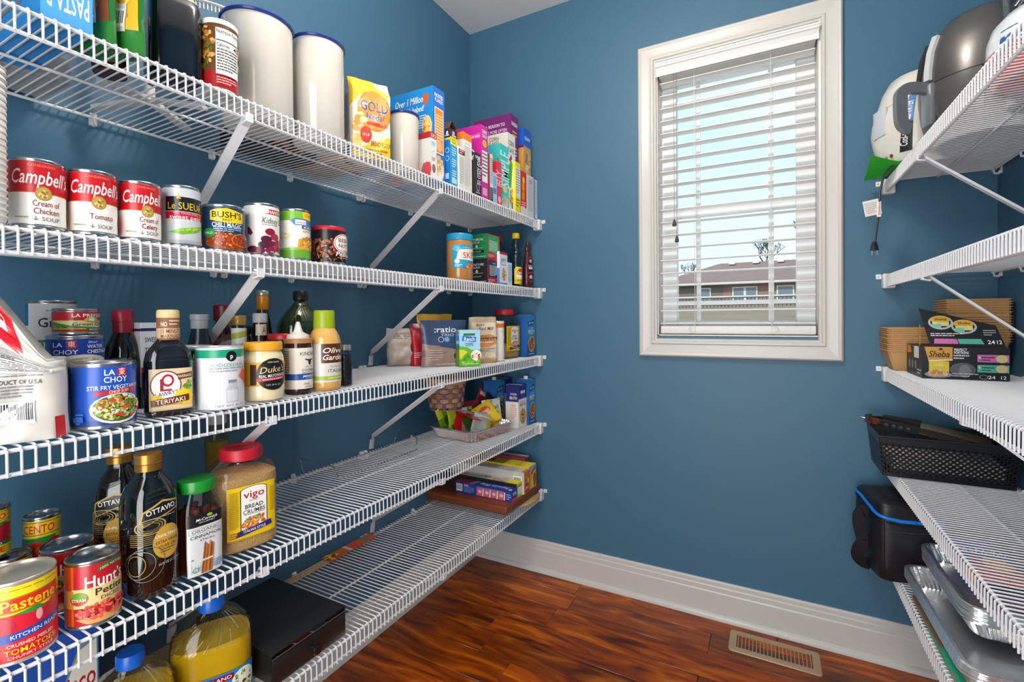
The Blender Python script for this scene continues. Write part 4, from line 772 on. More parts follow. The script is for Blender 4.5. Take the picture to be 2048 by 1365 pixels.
bottle('teriyaki_bottle', 'dark flat teriyaki marinade bottle with a cream label and tan cap', 'bottle', .352, -1.637, Z3, -16, tp, mat('14141a', .1, 0, 0, coat=.7), [('label', .012, .092, .036, [('r', -1, 0, 1, 1, 'dcc49a'), ('r', -1, 0, 1, .03, 'c8a870'), ('e', -.25, .6, .7, .36, '8a2a2c'), ('e', -.25, .6, .64, .33, 'f4efe6'), ('t', 'L', -.25, .62, .3, 'b02038', {'b': 1, 'x': 1.3}), ('o', -.17, .72, .28, .15, .35, 'b02038'), ('t', "LAWRY'S", -.2, .41, .1, '2a2228', {'b': 1, 'w': 1.02, 'rot': 8}), ('p', [(.2, .86), (.98, .9), (.98, .76), (.3, .72)], '6a3a20'), ('t', 'MARINADE', .6, .81, .07, 'f2e4c8', {'w': .68, 'rot': 4}), ('e', .55, .3, .45, .2, 'e8c82c'), ('e', -.7, .26, .3, .12, 'e0b828'), ('f', .75, .6, .2, .1, ['5a8a2c', '7aa83c'], 16, .05), ('p', [(-.9, .1), (.8, .2), (.78, .36), (-.92, .26)], '6a341c'), ('t', 'TERIYAKI', -.05, .23, .11, 'f8f0e0', {'b': 1, 'w': 1.3, 'rot': 5}), ('m', -.4, .13, .5, 1, .04, 'c87828')])],
    [('neck_band', [(.0182, .147), (.0188, .15), (.0188, .190), (.0182, .191)], mat('8a5a3c', .5)), ('cap', [(.0186, .190), (.0192, .192), (.0188, .203), (.0165, .206)], mat('d8c088', .4))], sx=1, sy=.62, e=3.2, n=48, lprof=[(.0402, 0), (.0402, .2)])
sf = Surf([(.0188, 0), (.0188, .3)]); o = bpy.data.objects['teriyaki_bottle']
Art(.028, .15, .19, .003).draw([('r', -2, .02, 2, .5, 'c8a884'), ('t', '15 MINUTE', .1, .36, .2, '6a3018', {'b': 1, 'w': 1.3}), ('t', 'MARINADE', .1, .12, .18, '6a3018', {'b': 1, 'w': 1.3}), ('t', 'NO', -.35, .7, .22, 'f4ead8', {'b': 1, 'w': .36}), ('m', -.05, .82, .7, 2, .16, 'e0c8a8')]).build(sf, o, 'neck_label')
bottle('sauce_bottle', 'dark squeeze bottle with a grey flip cap behind the salt canister', 'bottle', .18, -1.484, Z3, 0, [(.026, 0), (.029, .005), (.029, .11), (.022, .14), (.0175, .16), (.017, .17)], mat('1a2430', .25), caps=[('cap', [(.0175, .165), (.0185, .168), (.0185, .185), (.0205, .187), (.0205, .199), (.019, .2)], mat('b8bcc0', .35, 0, .02))])
def salt(lab, x, y, f, st):
    can('salt_canister', lab, x, y, Z3, .0449, .1295, f, 'dcdde0', [('r', -1.99, .84, 1.99, .97, '189a72'), ('e', .1, .86, .155, .088, '17181a'), ('t', 'p', .1, .865, .075, 'fff', {'b': 1}), ('t', 'IODIZEDSALT', .1, .72, .055, '6a9a92', {'w': 1.05}), ('m', -.48, .655, .6, 2, .045, '9aa0a4'), ('p', [(-.05, .1), (.28, .1), (.3, .32), (.24, .38), (.24, .42), (-.0, .42), (-.0, .38), (-.07, .32)], 'c4c6ca'), ('p', [(-.03, .12), (.26, .12), (.28, .3), (-.05, .3)], 'd8dade'), ('r', .0, .42, .24, .47, '8a8c90'), ('t', 'NET WT 26 OZ', .1, .05, .03, '888', {'w': .9})] +
        ([('p', [(.3, .52), (.5, .66), (.78, .52), (.72, .36)], 'f06a48')] if st else []), cat='canister', lh=(.015, .985), ringcol='d8d8da', group='iodized salt canisters')
salt('white and green salt canister with an orange sticker on the front', .365, -1.545, -11, True)
salt('white and green salt canister behind the teriyaki bottle, beside the stickered one', .27, -1.555, -25, False)
bottle('vinegar_bottle', 'tall dark red wine vinegar bottle with a dark red cap, at the wall', 'bottle', .12, -1.391, Z3, -10, [(.034, 0), (.037, .005), (.037, .12), (.03, .15), (.018, .18), (.017, .19)], mat('3a0e18', .1, 0, 0, coat=.6), [('label', .04, .15, .05, [('p', [(-1, .2), (-1, .8), (0, 1), (1, .8), (1, .2)], '6a4a48'), ('r', -.9, .3, .9, .62, 'a81e30'), ('t', 'BERTOLLI', 0, .46, .2, 'f4e4e0', {'b': 1, 'w': 1.6}), ('p', [(-.9, .66), (0, .86), (.9, .66)], 'b0a4a0')], .012)], [('cap', [(.019, .183), (.0235, .186), (.0235, .222), (.02, .226)], mat('6a0c24', .35))])
bottle('caper_jar', 'slim jar with a gold cap and white and green label', 'jar', .2, -1.40, Z3, -14, [(.016, 0), (.018, .004), (.018, .17), (.0165, .176)], clear('d0d4c8', .05), [('label', .09, .165, .027, [('r', -1, 0, 1, 1, 'e6e8e0'), ('p', [(-1, .6), (1, .75), (1, .95), (-1, .8)], 'b8bc4a'), ('t', 'REGINA', .1, .4, .16, '3a4a48', {'w': 1.2}), ('r', -1, 0, 1, .2, '1f5a38'), ('t', 'Capers', .1, .1, .1, 'dde', {'i': 1, 'w': .9})])], [('cap', [(.0175, .172), (.0185, .174), (.0178, .194), (.0165, .197)], mat('c89a50', .35, .4))], fill=([(.0165, .003), (.0165, .13)], mat('5a6228', .5, 0, .3, .4, 200), 'capers'))
bottle('sauce_jug', 'squat black sauce jug between the gold-capped jar and the white-capped bottle', 'jug', .155, -1.335, Z3, 0, [(.024, 0), (.026, .005), (.026, .14), (.018, .165), (.008, .17)], mat('111216', .15, 0, 0, coat=.4))
bottle('steak_sauce_bottle', 'dark steak sauce bottle with a white cap and A1 label', 'bottle', .215, -1.352, Z3, -10, [(.018, 0), (.02, .004), (.02, .1), (.0165, .13), (.0155, .17), (.0155, .18)], mat('1a0e0a', .1, 0, 0, coat=.5), [('label', .145, .174, .022, [('r', -1, 0, 1, 1, 'e0d8c0'), ('o', 0, .5, .95, .48, .05, 'b89a48'), ('t', 'A1', .3, .5, .7, 'b01e2c', {'b': 1, 'w': .8})])], [('cap', [(.016, .178), (.0175, .18), (.0172, .2), (.015, .203)], mat('d4d4d6', .4))])
bottle('wine_vinegar_bottle', 'tall slim dark bottle with a yellow neck foil and silver cap', 'bottle', .095, -1.262, Z3, 0, [(.022, 0), (.024, .005), (.024, .15), (.02, .18), (.0155, .205), (.0148, .22)], mat('16200f', .08, 0, 0, coat=.6), caps=[('neck_foil', [(.0152, .215), (.0166, .217), (.0166, .254), (.016, .2545)], mat('e0901c', .35, .2)), ('cap', [(.0162, .254), (.0172, .256), (.0172, .268), (.015, .271)], mat('b8b8a8', .3, .7))])
op = [(.058, 0), (.064, .008), (.065, .03), (.063, .045), (.065, .06), (.065, .165), (.06, .18), (.045, .205), (.026, .228), (.018, .238), (.017, .248)]
bottle('olive_oil_bottle', 'big green plastic olive oil bottle with a black cap at the wall', 'bottle', .135, -1.165, Z3, -20, op, mat('2a3c10', .07, 0, .03, coat=.8, trans=.25), [('label', .06, .14, .07, [('r', -1, 0, 1, 1, '6a7a3a'), ('r', -.9, .1, .9, .9, 'c8c090'), ('t', 'OLIVE OIL', 0, .6, .2, '2a3a18', {'w': 1.4})])], [('cap', [(.018, .243), (.0215, .245), (.0215, .268), (.019, .272)], mat('1f1416', .4))], e=3, sy=.8)
bottle('pickle_jar', 'glass jar of green pickles with a red lid behind the mayonnaise', 'jar', .26, -1.318, Z3, 0, [(.031, 0), (.035, .004), (.035, .115), (.031, .135)], clear('e0e8d0', .04, .6), caps=[('lid', [(.034, .133), (.0365, .134), (.0365, .146), (.034, .149), (0, .149)], mat('c01824', .35))], fill=([(.032, .003), (.0325, .11)], mat('7a8a24', .4, 0, .4, .8, 70), 'pickles'))
dp = [(.036, 0), (.042, .004), (.0448, .014), (.0448, .035), (.0438, .04), (.0438, .084), (.0448, .09), (.0425, .103), (.0375, .113), (.037, .12)]
bottle('mayonnaise_jar', 'mayonnaise jar with a yellow lid and round black label', 'jar', .358, -1.442, Z3, -6, dp, mat('e8d9b0', .15, 0, .02, coat=.7, sss=.1), [('label', .036, .09, .118, [('r', -1, 0, 1, 1, 'e8a81c'), ('r', -1, 0, 1, .06, 'd8981a'), ('r', -.42, .05, -.3, .9, '3a2418'), ('m', -.95, .9, -.5, 9, .1, 'b87a18')]), ('round_label', .026, .098, .036, [('e', 0, .5, 1, .5, '171514'), ('t', 'FAMILY RECIPE', 0, .88, .05, 'e8e0d0', {'w': .7}), ('t', "Duke's", 0, .66, .2, 'e0c48a', {'i': 1, 'b': 1, 'w': 1.62, 'rot': 4}), ('t', 'REAL MAYONNAISE', 0, .46, .1, 'f4f0e6', {'b': 1, 'w': 1.66, 'rot': 3}), ('p', [(-.98, .28), (.95, .34), (.9, .42), (-1, .37)], 'c02a3a'), ('t', 'SMOOTH & CREAMY', 0, .35, .045, 'fff', {'w': 1.3, 'rot': 3}), ('t', 'NET 30 FL OZ', 0, .17, .05, 'c8c0b0', {'w': .9})])],
    [('lid', [(.0385, .114), (.0415, .116), (.0415, .131), (.0395, .134), (.0, .134)], mat('e8a01c', .4))], lprof=[(.0449, 0), (.0449, .2)])
bottle('barbecue_sauce_bottle', 'brown sauce bottle with a white pointed squeeze cap and bull head label', 'bottle', .350, -1.341, Z3, -2, [(.03, 0), (.0325, .004), (.0333, .012), (.0333, .118), (.0325, .124), (.033, .126), (.033, .132), (.03, .136)], mat('2c1a14', .15, 0, .02, coat=.5), [('label', .014, .115, .068, [('r', -1, 0, 1, 1, 'e4ddcf'), ('r', -1, .22, 1, .37, '1f4a9c'), ('t', "KINDER'S", .12, .86, .085, '2a2422', {'b': 1, 'w': .72}), ('p', [(-.1, .74), (.05, .72), (.12, .72), (.19, .72), (.34, .74), (.26, .69), (.2, .69), (.17, .6), (.12, .57), (.07, .6), (.04, .69), (-.02, .69)], '2a2422'), ('t', 'EST 1946', .12, .54, .03, '444', {'w': .34}), ('t', 'COOKING', .12, .46, .07, '222', {'b': 1, 'w': .62}), ('t', 'SAUCE & GLAZE', .12, .395, .04, '333', {'w': .6}), ('t', 'JAPANESE BBQ', .14, .31, .05, 'fff', {'b': 1, 'w': .6}), ('m', -.06, .25, .4, 1, .03, 'bcd'), ('t', '1946', -.02, .12, .05, '555', {'w': .22}), ('m', -.95, .9, -.62, 11, .055, '8a7a60'), ('m', -.1, .04, .4, 1, .03, '777')])],
    [('collar', [(.0325, .126), (.0335, .1265), (.0335, .136), (.031, .138)], mat('b07848', .4)), ('spout_cap', [(.026, .136), (.0265, .138), (.0255, .147), (.018, .15), (.011, .155), (.0045, .178), (.003, .180)], mat('e0d8d0', .35))])
og = [(.036, 0), (.04, .004), (.0415, .012), (.0415, .125), (.039, .14), (.031, .155), (.0275, .16), (.026, .165)]
bottle('salad_dressing_bottle', 'Italian dressing bottle with a lime green wrapped cap and brown label', 'bottle', .352, -1.262, Z3, -16, og, mat('dca858', .12, 0, .12, 0, 40, coat=.7), [('label', .022, .122, .062, [('r', -1, 0, 1, 1, 'd4cfc8'), ('r', -.42, .5, .8, 1, '5a2c18'), ('t', 'Olive', .1, .83, .14, 'f4eee4', {'b': 1, 'i': 1, 'w': .9}), ('t', 'Garden', .15, .65, .14, 'f4eee4', {'b': 1, 'i': 1, 'w': 1.0}), ('e', .62, .92, .1, .06, 'b8a02c'), ('t', 'Signature', .2, .42, .06, 'a8a49c', {'i': 1, 'w': .6}), ('t', 'ITALIAN', .25, .3, .09, '5a5a38', {'w': .8}), ('r', -1, .06, 1, .16, 'a0b01c'), ('t', 'DRESSING', .2, .11, .05, 'e8f0a8', {'w': .7})])],
    [('cap', [(.0265, .16), (.0275, .163), (.0265, .19), (.0265, .205), (.0245, .209)], mat('9cb018', .35, 0, .18, 0, 25))], fill=None)
bottle('peppercorn_jar', 'small glass jar of black peppercorns with a silver lid', 'jar', .351, -1.193, Z3, 0, [(.018, 0), (.0205, .004), (.0205, .088), (.017, .097), (.0165, .1)], clear('dde', .05, .6), caps=[('lid', [(.0168, .099), (.018, .1), (.018, .111), (.0165, .114)], mat('b0a898', .3, .7))], fill=([(.0185, .003), (.0192, .085)], mat('17171b', .6, 0, .5, 1, 160), 'peppercorns'))
# ---- far end of the middle shelf
pouch('flour_tortilla_bag', 'crumpled translucent beige bag lying at the wall, left of the red pouch', 'bag', .115, -.68, Z3, -40, .125, .150, .06, 'cfc0b0', [('m', -.7, .85, .5, 4, .04, '777'), ('e', .6, .5, .2, .16, '3a2428'), ('t', 'OU', .5, .2, .07, '222', {'w': .2})], kind='pillow', amp=.014, seed=7, rough=.3)
pouch('candy_pouch', 'bright red pouch with a white nutrition panel behind the chocolate protein pouch', 'pouch', .175, -.635, Z3, -35, .10, .165, .05, 'c01c2c', [*NUT(.0, .2, .8, .8), ('p', [(-1, .82), (1, .7), (1, 1), (-1, 1)], '8a1020'), ('m', -.8, .3, -.2, 3, .05, 'f0c0c0')], kind='stand', amp=.006, seed=8)
pouch('protein_pouch', 'tall navy and chocolate brown protein pouch with white lettering', 'pouch', .265, -.615, Z3, -40, .185, .180, .045, '3a4a6c', [('r', -1, 0, 1, .5, 'a08478'), ('p', [(-1, .5), (1, .32), (1, .7), (-1, .66)], '3c4c70'), ('p', [(-1, .36), (.2, .3), (-1, .2)], '8a7068'), ('t', ':ratio', .05, .8, .13, 'e8ecf2', {'b': 1, 'w': 1.0}), ('t', 'TRIO', .15, .68, .06, 'd8dde8', {'w': .6}), ('o', -.15, .58, .13, .06, .15, 'e8ecf2'), ('e', .12, .58, .12, .055, '6ab0d0'), ('m', -.7, .34, -.1, 5, .05, 'c8b4aa'), ('e', .6, .22, .2, .08, '5a3038'), ('m', -.4, .04, .7, 1, .03, 'e0d0c8')], amp=.003, seed=9)
carton('dip_mix_box', 'small blue and green ranch dip box in front of the navy pouch', .335, -.625, Z3, .045, .085, .142, '6ab42c', rot=-38,
    F=[('r', -1, 0, 1, .5, '6aac34'), ('r', -1, .5, 1, 1, '3a9cd8'), ('p', [(-1, .4), (1, .5), (1, .6), (-1, .52)], '4a8a3a'), ('p', [(-1, .68), (.6, .72), (1, .64), (-.2, .6)], 'cfe4f4'), ('r', .3, .84, 1, 1, 'e8d82c'), ('t', '4', .65, .92, .1, '333', {'b': 1})],
    Rr=[('r', -1, .45, 1, 1, 'a8d8f0'), ('p', [(-1, 0), (1, 0), (1, .3), (-.2, .52), (-1, .56)], '6ab82c'), ('p', [(-1, .2), (-.2, .4), (-.6, .46), (-1, .46)], 'e8dc3a'), ('f', 0, .2, .9, .16, ['8ad040', '4a9a24', 'a8dc5a'], 26, .05), ('r', -.6, .84, .5, .9, '2f7a3c'), ('p', [(-.75, .7), (.55, .66), (.6, .8), (-.7, .84)], '2a7ac0'), ('t', 'Ranch', -.05, .75, .11, 'fff', {'b': 1, 'w': 1.0}), ('t', 'DIPS', -.05, .6, .09, '2a5a98', {'b': 1, 'w': .7}), ('e', .6, .3, .5, .15, 'f4f4ee'), ('f', .6, .26, .4, .1, ['d84028', 'e8e8d8', '7aac3a'], 20, .04), ('m', -.7, .06, .8, 1, .04, 'dfd')])
pouch('dried_fruit_pouch', 'golden yellow foil pouch standing behind the navy pouch', 'pouch', .16, -.535, Z3, -40, .15, .205, .05, 'd8a02c', [('r', -1, .8, 1, .82, 'b8801c')], amp=.005, seed=10, rough=.25)
pouch('snack_pouch', 'narrow tan pouch behind the blue and green dip box', 'pouch', .25, -.52, Z3, -40, .08, .165, .04, 'c8a888', [('r', -1, .6, 1, .75, '8a5a48')], amp=.004, seed=12)
pouch('baking_flour_bag', 'cream and kraft baking flour bag with an orange banner', 'bag', .33, -.43, Z3, -32, .125, .192, .06, 'e0d2b8', [('r', -1, 0, 1, .1, 'c8a478'), ('r', -1, .88, 1, 1, 'c8b090'), ('t', "Bob's", -.35, .83, .05, '5a2a30', {'i': 1, 'b': 1, 'w': .6}), ('t', 'Red Mill', .05, .75, .075, '6a2430', {'i': 1, 'b': 1, 'w': 1.1}), ('p', [(-.8, .5), (-.5, .6), (.4, .62), (.8, .56), (.8, .42), (.2, .34), (-.5, .36)], 'e0904a'), ('p', [(-1, .46), (1, .5), (1, .56), (-1, .53)], '5a4a40'), ('t', 'SEMOLINA FLOUR', 0, .51, .045, 'f0e4d0', {'b': 1, 'w': 1.6}), ('m', -.6, .44, .6, 1, .04, 'fff'), ('m', -.8, .3, .7, 2, .04, '9a8a70'), ('o', .3, .18, .5, .08, .05, 'c0a880'), ('r', -.8, .14, -.5, .2, '6a5a48')], kind='brick', amp=.006, seed=13, rough=.6)
can('bread_crumb_canister', 'white cardboard canister with an orange top band and orange drumstick', .344, -.330, Z3, .0309, .174, -14, 'eee9e2', [('r', -1.99, .84, 1.99, .95, 'e87a1c'), ('e', .5, .84, .17, .055, '17301c'), ('t', 'p', .5, .845, .05, 'fff', {'b': 1}), ('t', 'CRUMBS', .2, .74, .035, 'aaa', {'w': .8}), ('p', [(.2, .56), (.4, .52), (.55, .4), (.75, .3), (.7, .2), (.45, .18), (.3, .3), (.3, .42), (.18, .5)], 'd8893c'), ('m', 0, .06, .6, 1, .03, 'aaa')], cat='canister', lh=(.012, .988), ringcol='eee9e2')
def vigo(lab, x, y, z, f, s, q_full=False):
    pr = [(.052, 0), (.064, .006), (.068, .02), (.066, .03), (.068, .04), (.066, .05), (.068, .06), (.066, .07), (.068, .08), (.066, .09), (.068, .1), (.066, .11), (.068, .12), (.066, .13), (.068, .14), (.068, .165), (.062, .185), (.046, .2), (.04, .205)]
    pr = [(r*s, q*s) for r, q in pr]; lv = .62 if q_full else .3
    fp = [(r*.965, q+.002) for r, q in pr if q <= .17*s*(1 if lv > .5 else .3)]; fp.append((fp[-1][0]*.8, fp[-1][1]+.006*s)); fp.append((fp[-1][0]*.4, fp[-1][1]+.009*s))
    t = bottle('bread_crumb_jar', lab, 'jar', x, y, z, f, pr, clear('efe9df', .05, .6), [('label', .034*s, .15*s, .052*s, [('r', -1, 0, 1, 1, 'e8c414'), ('r', -1, 0, 1, .02, 'b89a10'), ('r', -.5, .16, .62, .93, '3a342c'), ('e', .06, .9, .56, .08, '3a342c'), ('r', -.46, .17, .58, .92, 'f2efe8'), ('e', .06, .9, .52, .07, 'f2efe8'), ('t', 'vigo', .06, .83, .14, 'b01c30', {'b': 1, 'w': .86}), ('t', 'SEASONED', .06, .7, .03, '666', {'w': .4}), ('t', 'BREAD', .06, .6, .08, '2a2a30', {'b': 1, 'w': .74}), ('t', 'CRUMBS', .06, .5, .08, '2a2a30', {'b': 1, 'w': .9}), ('m', -.35, .44, .5, 1, .025, '888'), ('f', .06, .27, .5, .11, ['d87a24', 'e8a040', 'b85a18'], 60, .035), ('f', .1, .36, .42, .04, ['5a8a2a', 'c83a24', '8ab04a'], 26, .025), ('p', [(-.7, .06), (.8, .14), (.74, .24), (-.62, .16)], '2f2468'), ('t', 'ITALIAN STYLE', .06, .15, .05, 'e8dff0', {'b': 1, 'w': .9, 'rot': 3}), ('m', -.9, .9, -.58, 20, .035, 'b08a18'), ('m', .7, .86, .95, 14, .035, 'b08a18'), ('m', -.9, .14, -.6, 3, .04, 'b04a18')])],
        [('lid', [(.041*s, .2*s), (.044*s, .202*s), (.044*s, .222*s), (.042*s, .226*s), (.034*s, .226*s), (.032*s, .223*s), (0, .223*s)], mat('c4162c', .42))], fill=(fp, mat('d2b07c', .9, 0, .3, .8, 300), 'bread_crumbs'), e=3.6, n=56, sy=.82, lprof=[(.0682*s, 0), (.0682*s, .3)])
    return t
vigo('half-empty bread crumb jar with a red lid at the far end of the middle shelf', .30, -.185, Z3, -8, 1.0)
def broth(lab, x0, y0, z, w, d, h, style, cap=True, grp='broth cartons'):
    B = '1668b4' if style == 'blue' else '20286c'
    Fr = [('r', -1, 0, 1, 1, '1f5ea4' if style == 'blue' else 'e8e2dc')]
    Rs = [('r', -1, 0, 1, 1, '2a8ad0'), ('r', -1, 0, 1, .3, '1c5a9c'), ('p', [(-.75, .83), (.7, .89), (.7, .78), (-.75, .74)], '17306a'), ('t', 'BROTHS', 0, .81, .05, 'e8f0f8', {'b': 1, 'i': 1, 'w': 1.2, 'rot': 5}), ('t', 'CHICKEN', 0, .69, .035, 'e0ecf6', {'w': 1.1}), ('t', 'BROTH', 0, .62, .065, 'fff', {'b': 1, 'w': 1.4}), ('r', -.6, .54, .5, .58, 'c8c83a'), ('e', .05, .3, .78, .19, 'e8b838'), ('e', .05, .3, .68, .165, '9a4a20'), ('f', .05, .3, .6, .14, ['d8843c', 'e8b070', 'b03a1c', '6a8a2a', 'f0d8a0'], 46, .025), ('m', -.6, .06, .6, 1, .03, 'dfe')]
    if style != 'blue':
        Fr += [('r', -1, .62, 1, 1, '232a74'), ('t', 'CHICKEN', .2, .8, .05, 'fff', {'b': 1, 'w': 1}), ('t', 'BROTH', .2, .71, .07, 'fff', {'b': 1, 'w': 1.1}), ('t', '100%', .2, .53, .06, 'e08a68', {'b': 1, 'w': .8}), ('m', -.3, .46, .7, 6, .045, 'e0a890')]
        Rs = [('r', -1, 0, 1, 1, 'efe9e4'), ('r', -1, .68, 1, 1, '2a2f8c'), ('r', -.5, .8, .6, .87, 'e8dff0'), ('o', .1, .75, .25, .05, .3, 'b83060'), ('t', 'CHICKEN', .05, .6, .035, 'a05060', {'w': 1.2}), ('t', 'BROTH', .05, .54, .06, '8a3a4a', {'b': 1, 'w': 1.4}), ('e', .05, .26, .75, .18, 'd89a3c'), ('f', .05, .26, .62, .15, ['e8b868', 'c87a2c', 'f0d090', '8a5a1c'], 40, .03)]
    t = carton('broth_carton', lab, x0, y0, z, w, d, h, B, F=Fr, Rr=Rs, group=grp)
    if cap:
        mk('cap', loft([(.011, h-.001), (.011, h+.013), (.0095, h+.015)], 18), mat('e4e4e2', .4), t)
    bm = bmesh.new(); tube(bm, [(-w/2, 0, h+.0004), (w/2, 0, h+.0004)], 0, flat=(.006, .0008, (0, 0, 1))); mk('top_seam', bm, mat('c8d0dc', .5), t)
    return t
broth('blue vegetable broth carton at the far end of the middle shelf', .31, -.108, Z3, .068, .095, .2, 'blue', False)
# ---------------------------------------------------------------- left wall, second lowest shelf
Z2 = ZS[1]+.0022
CEN = lambda b: [('r', -.95, .78, .8, .965, 'e8b82c'), ('r', -.95, .965, .8, .975, '2a2a18'), ('r', -.95, .772, .8, .782, '2a2a18'), ('t', 'CENTO', -.05, .87, .13, 'c0301c', {'b': 1, 'w': 1.1}), ('p', [(-1.05, .72), (.6, .74), (.3, .6), (-1.0, .56)], '1f7a3c'), ('e', -.15, .47, .5, .2, 'd0261a'), ('e', .52, .48, .4, .22, 'a0142a'), ('e', -.8, .45, .35, .2, '6a1430'), ('e', -.05, .53, .1, .06, 'f08a60'), ('r', -1.2, .22, 1.0, .3, '1a6a44'), ('t', 'TOMATO', -.1, .26, .05, 'e8f0e0', {'b': 1, 'w': .9}), ('t', 'PASTE', -.1, .12, .12, 'c0301c', {'b': 1, 'w': 1.1})]
can('tomato_paste_can', 'small yellow tomato paste can standing alone at the wall, second lowest left shelf', .12, -1.755, Z2, .0276, .136, -24, 'd8c41c', CEN(0), group='yellow tomato paste cans')
can('tomato_paste_can', 'small yellow tomato paste can on top of another at the left frame edge', .15, -1.834, Z2+.0905, .0262, .093, -14, 'd8c41c', CEN(0), group='yellow tomato paste cans')
can('tomato_paste_can', 'lower yellow can of the stacked pair behind the crushed tomatoes', .165, -1.814, Z2, .0295, .090, -14, 'd8c41c', CEN(0), group='yellow tomato paste cans')
HUN = [('r', -1.99, 0, -.55, 1, 'c8641c'), ('r', -1.0, .0, -.62, 1, 'b83a14'), ('r', -.6, .3, 1.2, .62, 'e0c888'), ('r', -.95, .3, -.55, .6, 'c8842a'), ('t', 'Hunt\u2019s', .22, .72, .2, 'fbf8f4', {'b': 1, 'w': 1.0}), ('p', [(.0, .86), (.25, .92), (.55, .92), (.8, .86), (.8, .93), (.5, 1), (.25, 1), (.0, .93)], '3f6a2a'), ('t', '100% NATURAL', .4, .93, .045, 'f0e8c8', {'w': .68, 'arc': .03}), ('t', 'Petite', .32, .53, .12, '3a2a20', {'b': 1, 'w': .74}), ('t', 'DICED', .32, .41, .06, '3a2a20', {'w': .5}),
       ('e', -.42, .46, .22, .11, 'b8301c'), ('e', -.42, .5, .2, .06, '6a9a2c'), ('t', 'STEAM', -.42, .44, .05, 'f4e8d8', {'b': 1, 'w': .34}), ('p', [(-.5, .12), (1.0, .2), (.9, .1), (.5, .0), (-.2, .02)], 'd8a05c'), ('f', .2, .22, .65, .13, ['d8443a', 'e85a4c', 'b82a28', 'f07a64'], 90, .05)]
can('diced_tomato_can', 'red diced tomato can at the front of the second lowest left shelf', .356, -1.762, Z2, .0376, .113, -12, 'b81824', HUN, group='red diced tomato cans')
can('diced_tomato_can', 'red diced tomato can in the second row behind the front one', .262, -1.765, Z2, .0376, .113, -8, 'b81824', HUN, group='red diced tomato cans')
can('crushed_tomato_can', 'large yellow and red crushed tomato can, nearest can at the left frame edge', .352, -1.856, Z2, .0455, .125, 4, 'e0202a', [('r', -1.99, .62, 1.99, 1, 'f0d81c'), ('p', [(-.6, .64), (.56, .66), (.62, .76), (.56, .87), (-.6, .84), (-.64, .74)], 'b07a18'), ('p', [(-.57, .66), (.53, .68), (.58, .76), (.53, .85), (-.57, .82), (-.61, .74)], 'd8301c'), ('t', 'Pastene', 0, .755, .15, 'f4d41c', {'b': 1, 'w': .95, 'rot': 1}), ('m', -.5, .94, .6, 1, .03, 'b09a20'),
    ('e', .0, .47, .45, .17, 'd81c34'), ('e', .62, .5, .42, .19, 'c81a3c'), ('e', -.65, .46, .42, .17, 'b81430'), ('e', .12, .52, .06, .08, 'f0a8b0'), ('p', [(-.3, .62), (.1, .66), (.25, .6), (-.0, .58)], '3a8a3c'), ('p', [(.5, .66), (.8, .68), (.75, .62), (.6, .6)], '2f8a58'), ('p', [(-1.3, .2), (.98, .34), (.98, .46), (-1.3, .31)], '2a4aa4'), ('t', 'KITCHEN READY', .12, .335, .055, 'f0f4fa', {'b': 1, 'w': .9, 'rot': 2.6}), ('o', -.98, .4, .22, .1, .15, 'e06070'), ('t', 'CRUSHED PEELED', 0, .21, .045, 'f8e0d8', {'b': 1, 'w': .78}), ('t', 'TOMATOES', 0, .125, .075, 'f0d81c', {'b': 1, 'w': .85}), ('t', 'CHUNKY STYLE', 0, .05, .04, 'f8e0d8', {'w': .75})], ringcol='c8c0b0')
op2 = [(.036, 0), (.0415, .005), (.043, .015), (.043, .165), (.041, .185), (.033, .205), (.021, .222), (.0195, .23), (.0195, .238)]
def ott(lab, x, y, f, s):
    pr = [(r*s, z) for r, z in op2]
    t = bottle('olive_oil_bottle', lab, 'bottle', x, y, Z2, f, pr, mat('0b0d0c', .06, 0, .02, coat=.8), [('label', .02, .18, .05, [('p', [(-.6, .72), (.0, .80), (.62, .86), (.66, .96), (.05, 1.0), (-.6, .9), (-.68, .8)], 'b8964a'), ('p', [(-.55, .735), (.0, .815), (.57, .87), (.6, .945), (.05, .975), (-.55, .885), (-.62, .8)], '15161a'), ('t', 'OTTAVIO', 0, .895, .06, 'f0ece4', {'b': 1, 'w': .98, 'rot': 7}), ('m', -.4, .80, .5, 1, .025, '9a9488'), ('o', -.35, .72, .5, .09, .1, 'b0986a'), ('o', -.35, .72, .4, .065, .12, '8a7648'), ('o', -.35, .72, .3, .045, .14, '8a7648'), ('e', .2, .5, .5, .2, 'c89a3c'), ('t', 'UNFILTERED', .2, .58, .035, 'f4f0e8', {'b': 1, 'w': .82}), ('t', 'EXTRA VIRGIN', .2, .51, .035, '4a3410', {'w': .8}), ('t', 'OLIVE OIL', .2, .455, .035, '4a3410', {'w': .6}), ('m', -.05, .41, .45, 2, .03, '7a5a20'),
        *[('r', -1, .52+.022*i, -.28, .526+.022*i, 'a88a50') for i in range(7)], ('o', -.8, .3, .3, .12, .08, 'a8823c'), ('o', -.7, .3, .5, .16, .05, '8a8a70'), ('o', -.5, .3, .6, .2, .04, '6a7468'), ('t', '34 FL OZ (1.1 QT) 1 L', .3, .26, .028, 'c8c8c4', {'w': .85, 'rot': 4})], .012)],
        [('neck_ring', [(.0205, .231), (.0215, .232), (.0215, .244), (.0205, .245)], mat('a87838', .3, .7)), ('cap', [(.0205, .244), (.0225, .246), (.0215, .249), (.0225, .252), (.0215, .255), (.0225, .258), (.0218, .263), (.019, .265)], mat('b8843c', .32, .7))], e=2.6)
    return t
ott('front black olive oil bottle with a gold cap and full label', .345, -1.671, 1, 1.0)
ott('rear black olive oil bottle with a gold cap, partly hidden', .235, -1.672, -40, .92)
cp = [(.034, 0), (.0385, .005), (.039, .014), (.039, .135), (.037, .145), (.027, .165), (.026, .172)]
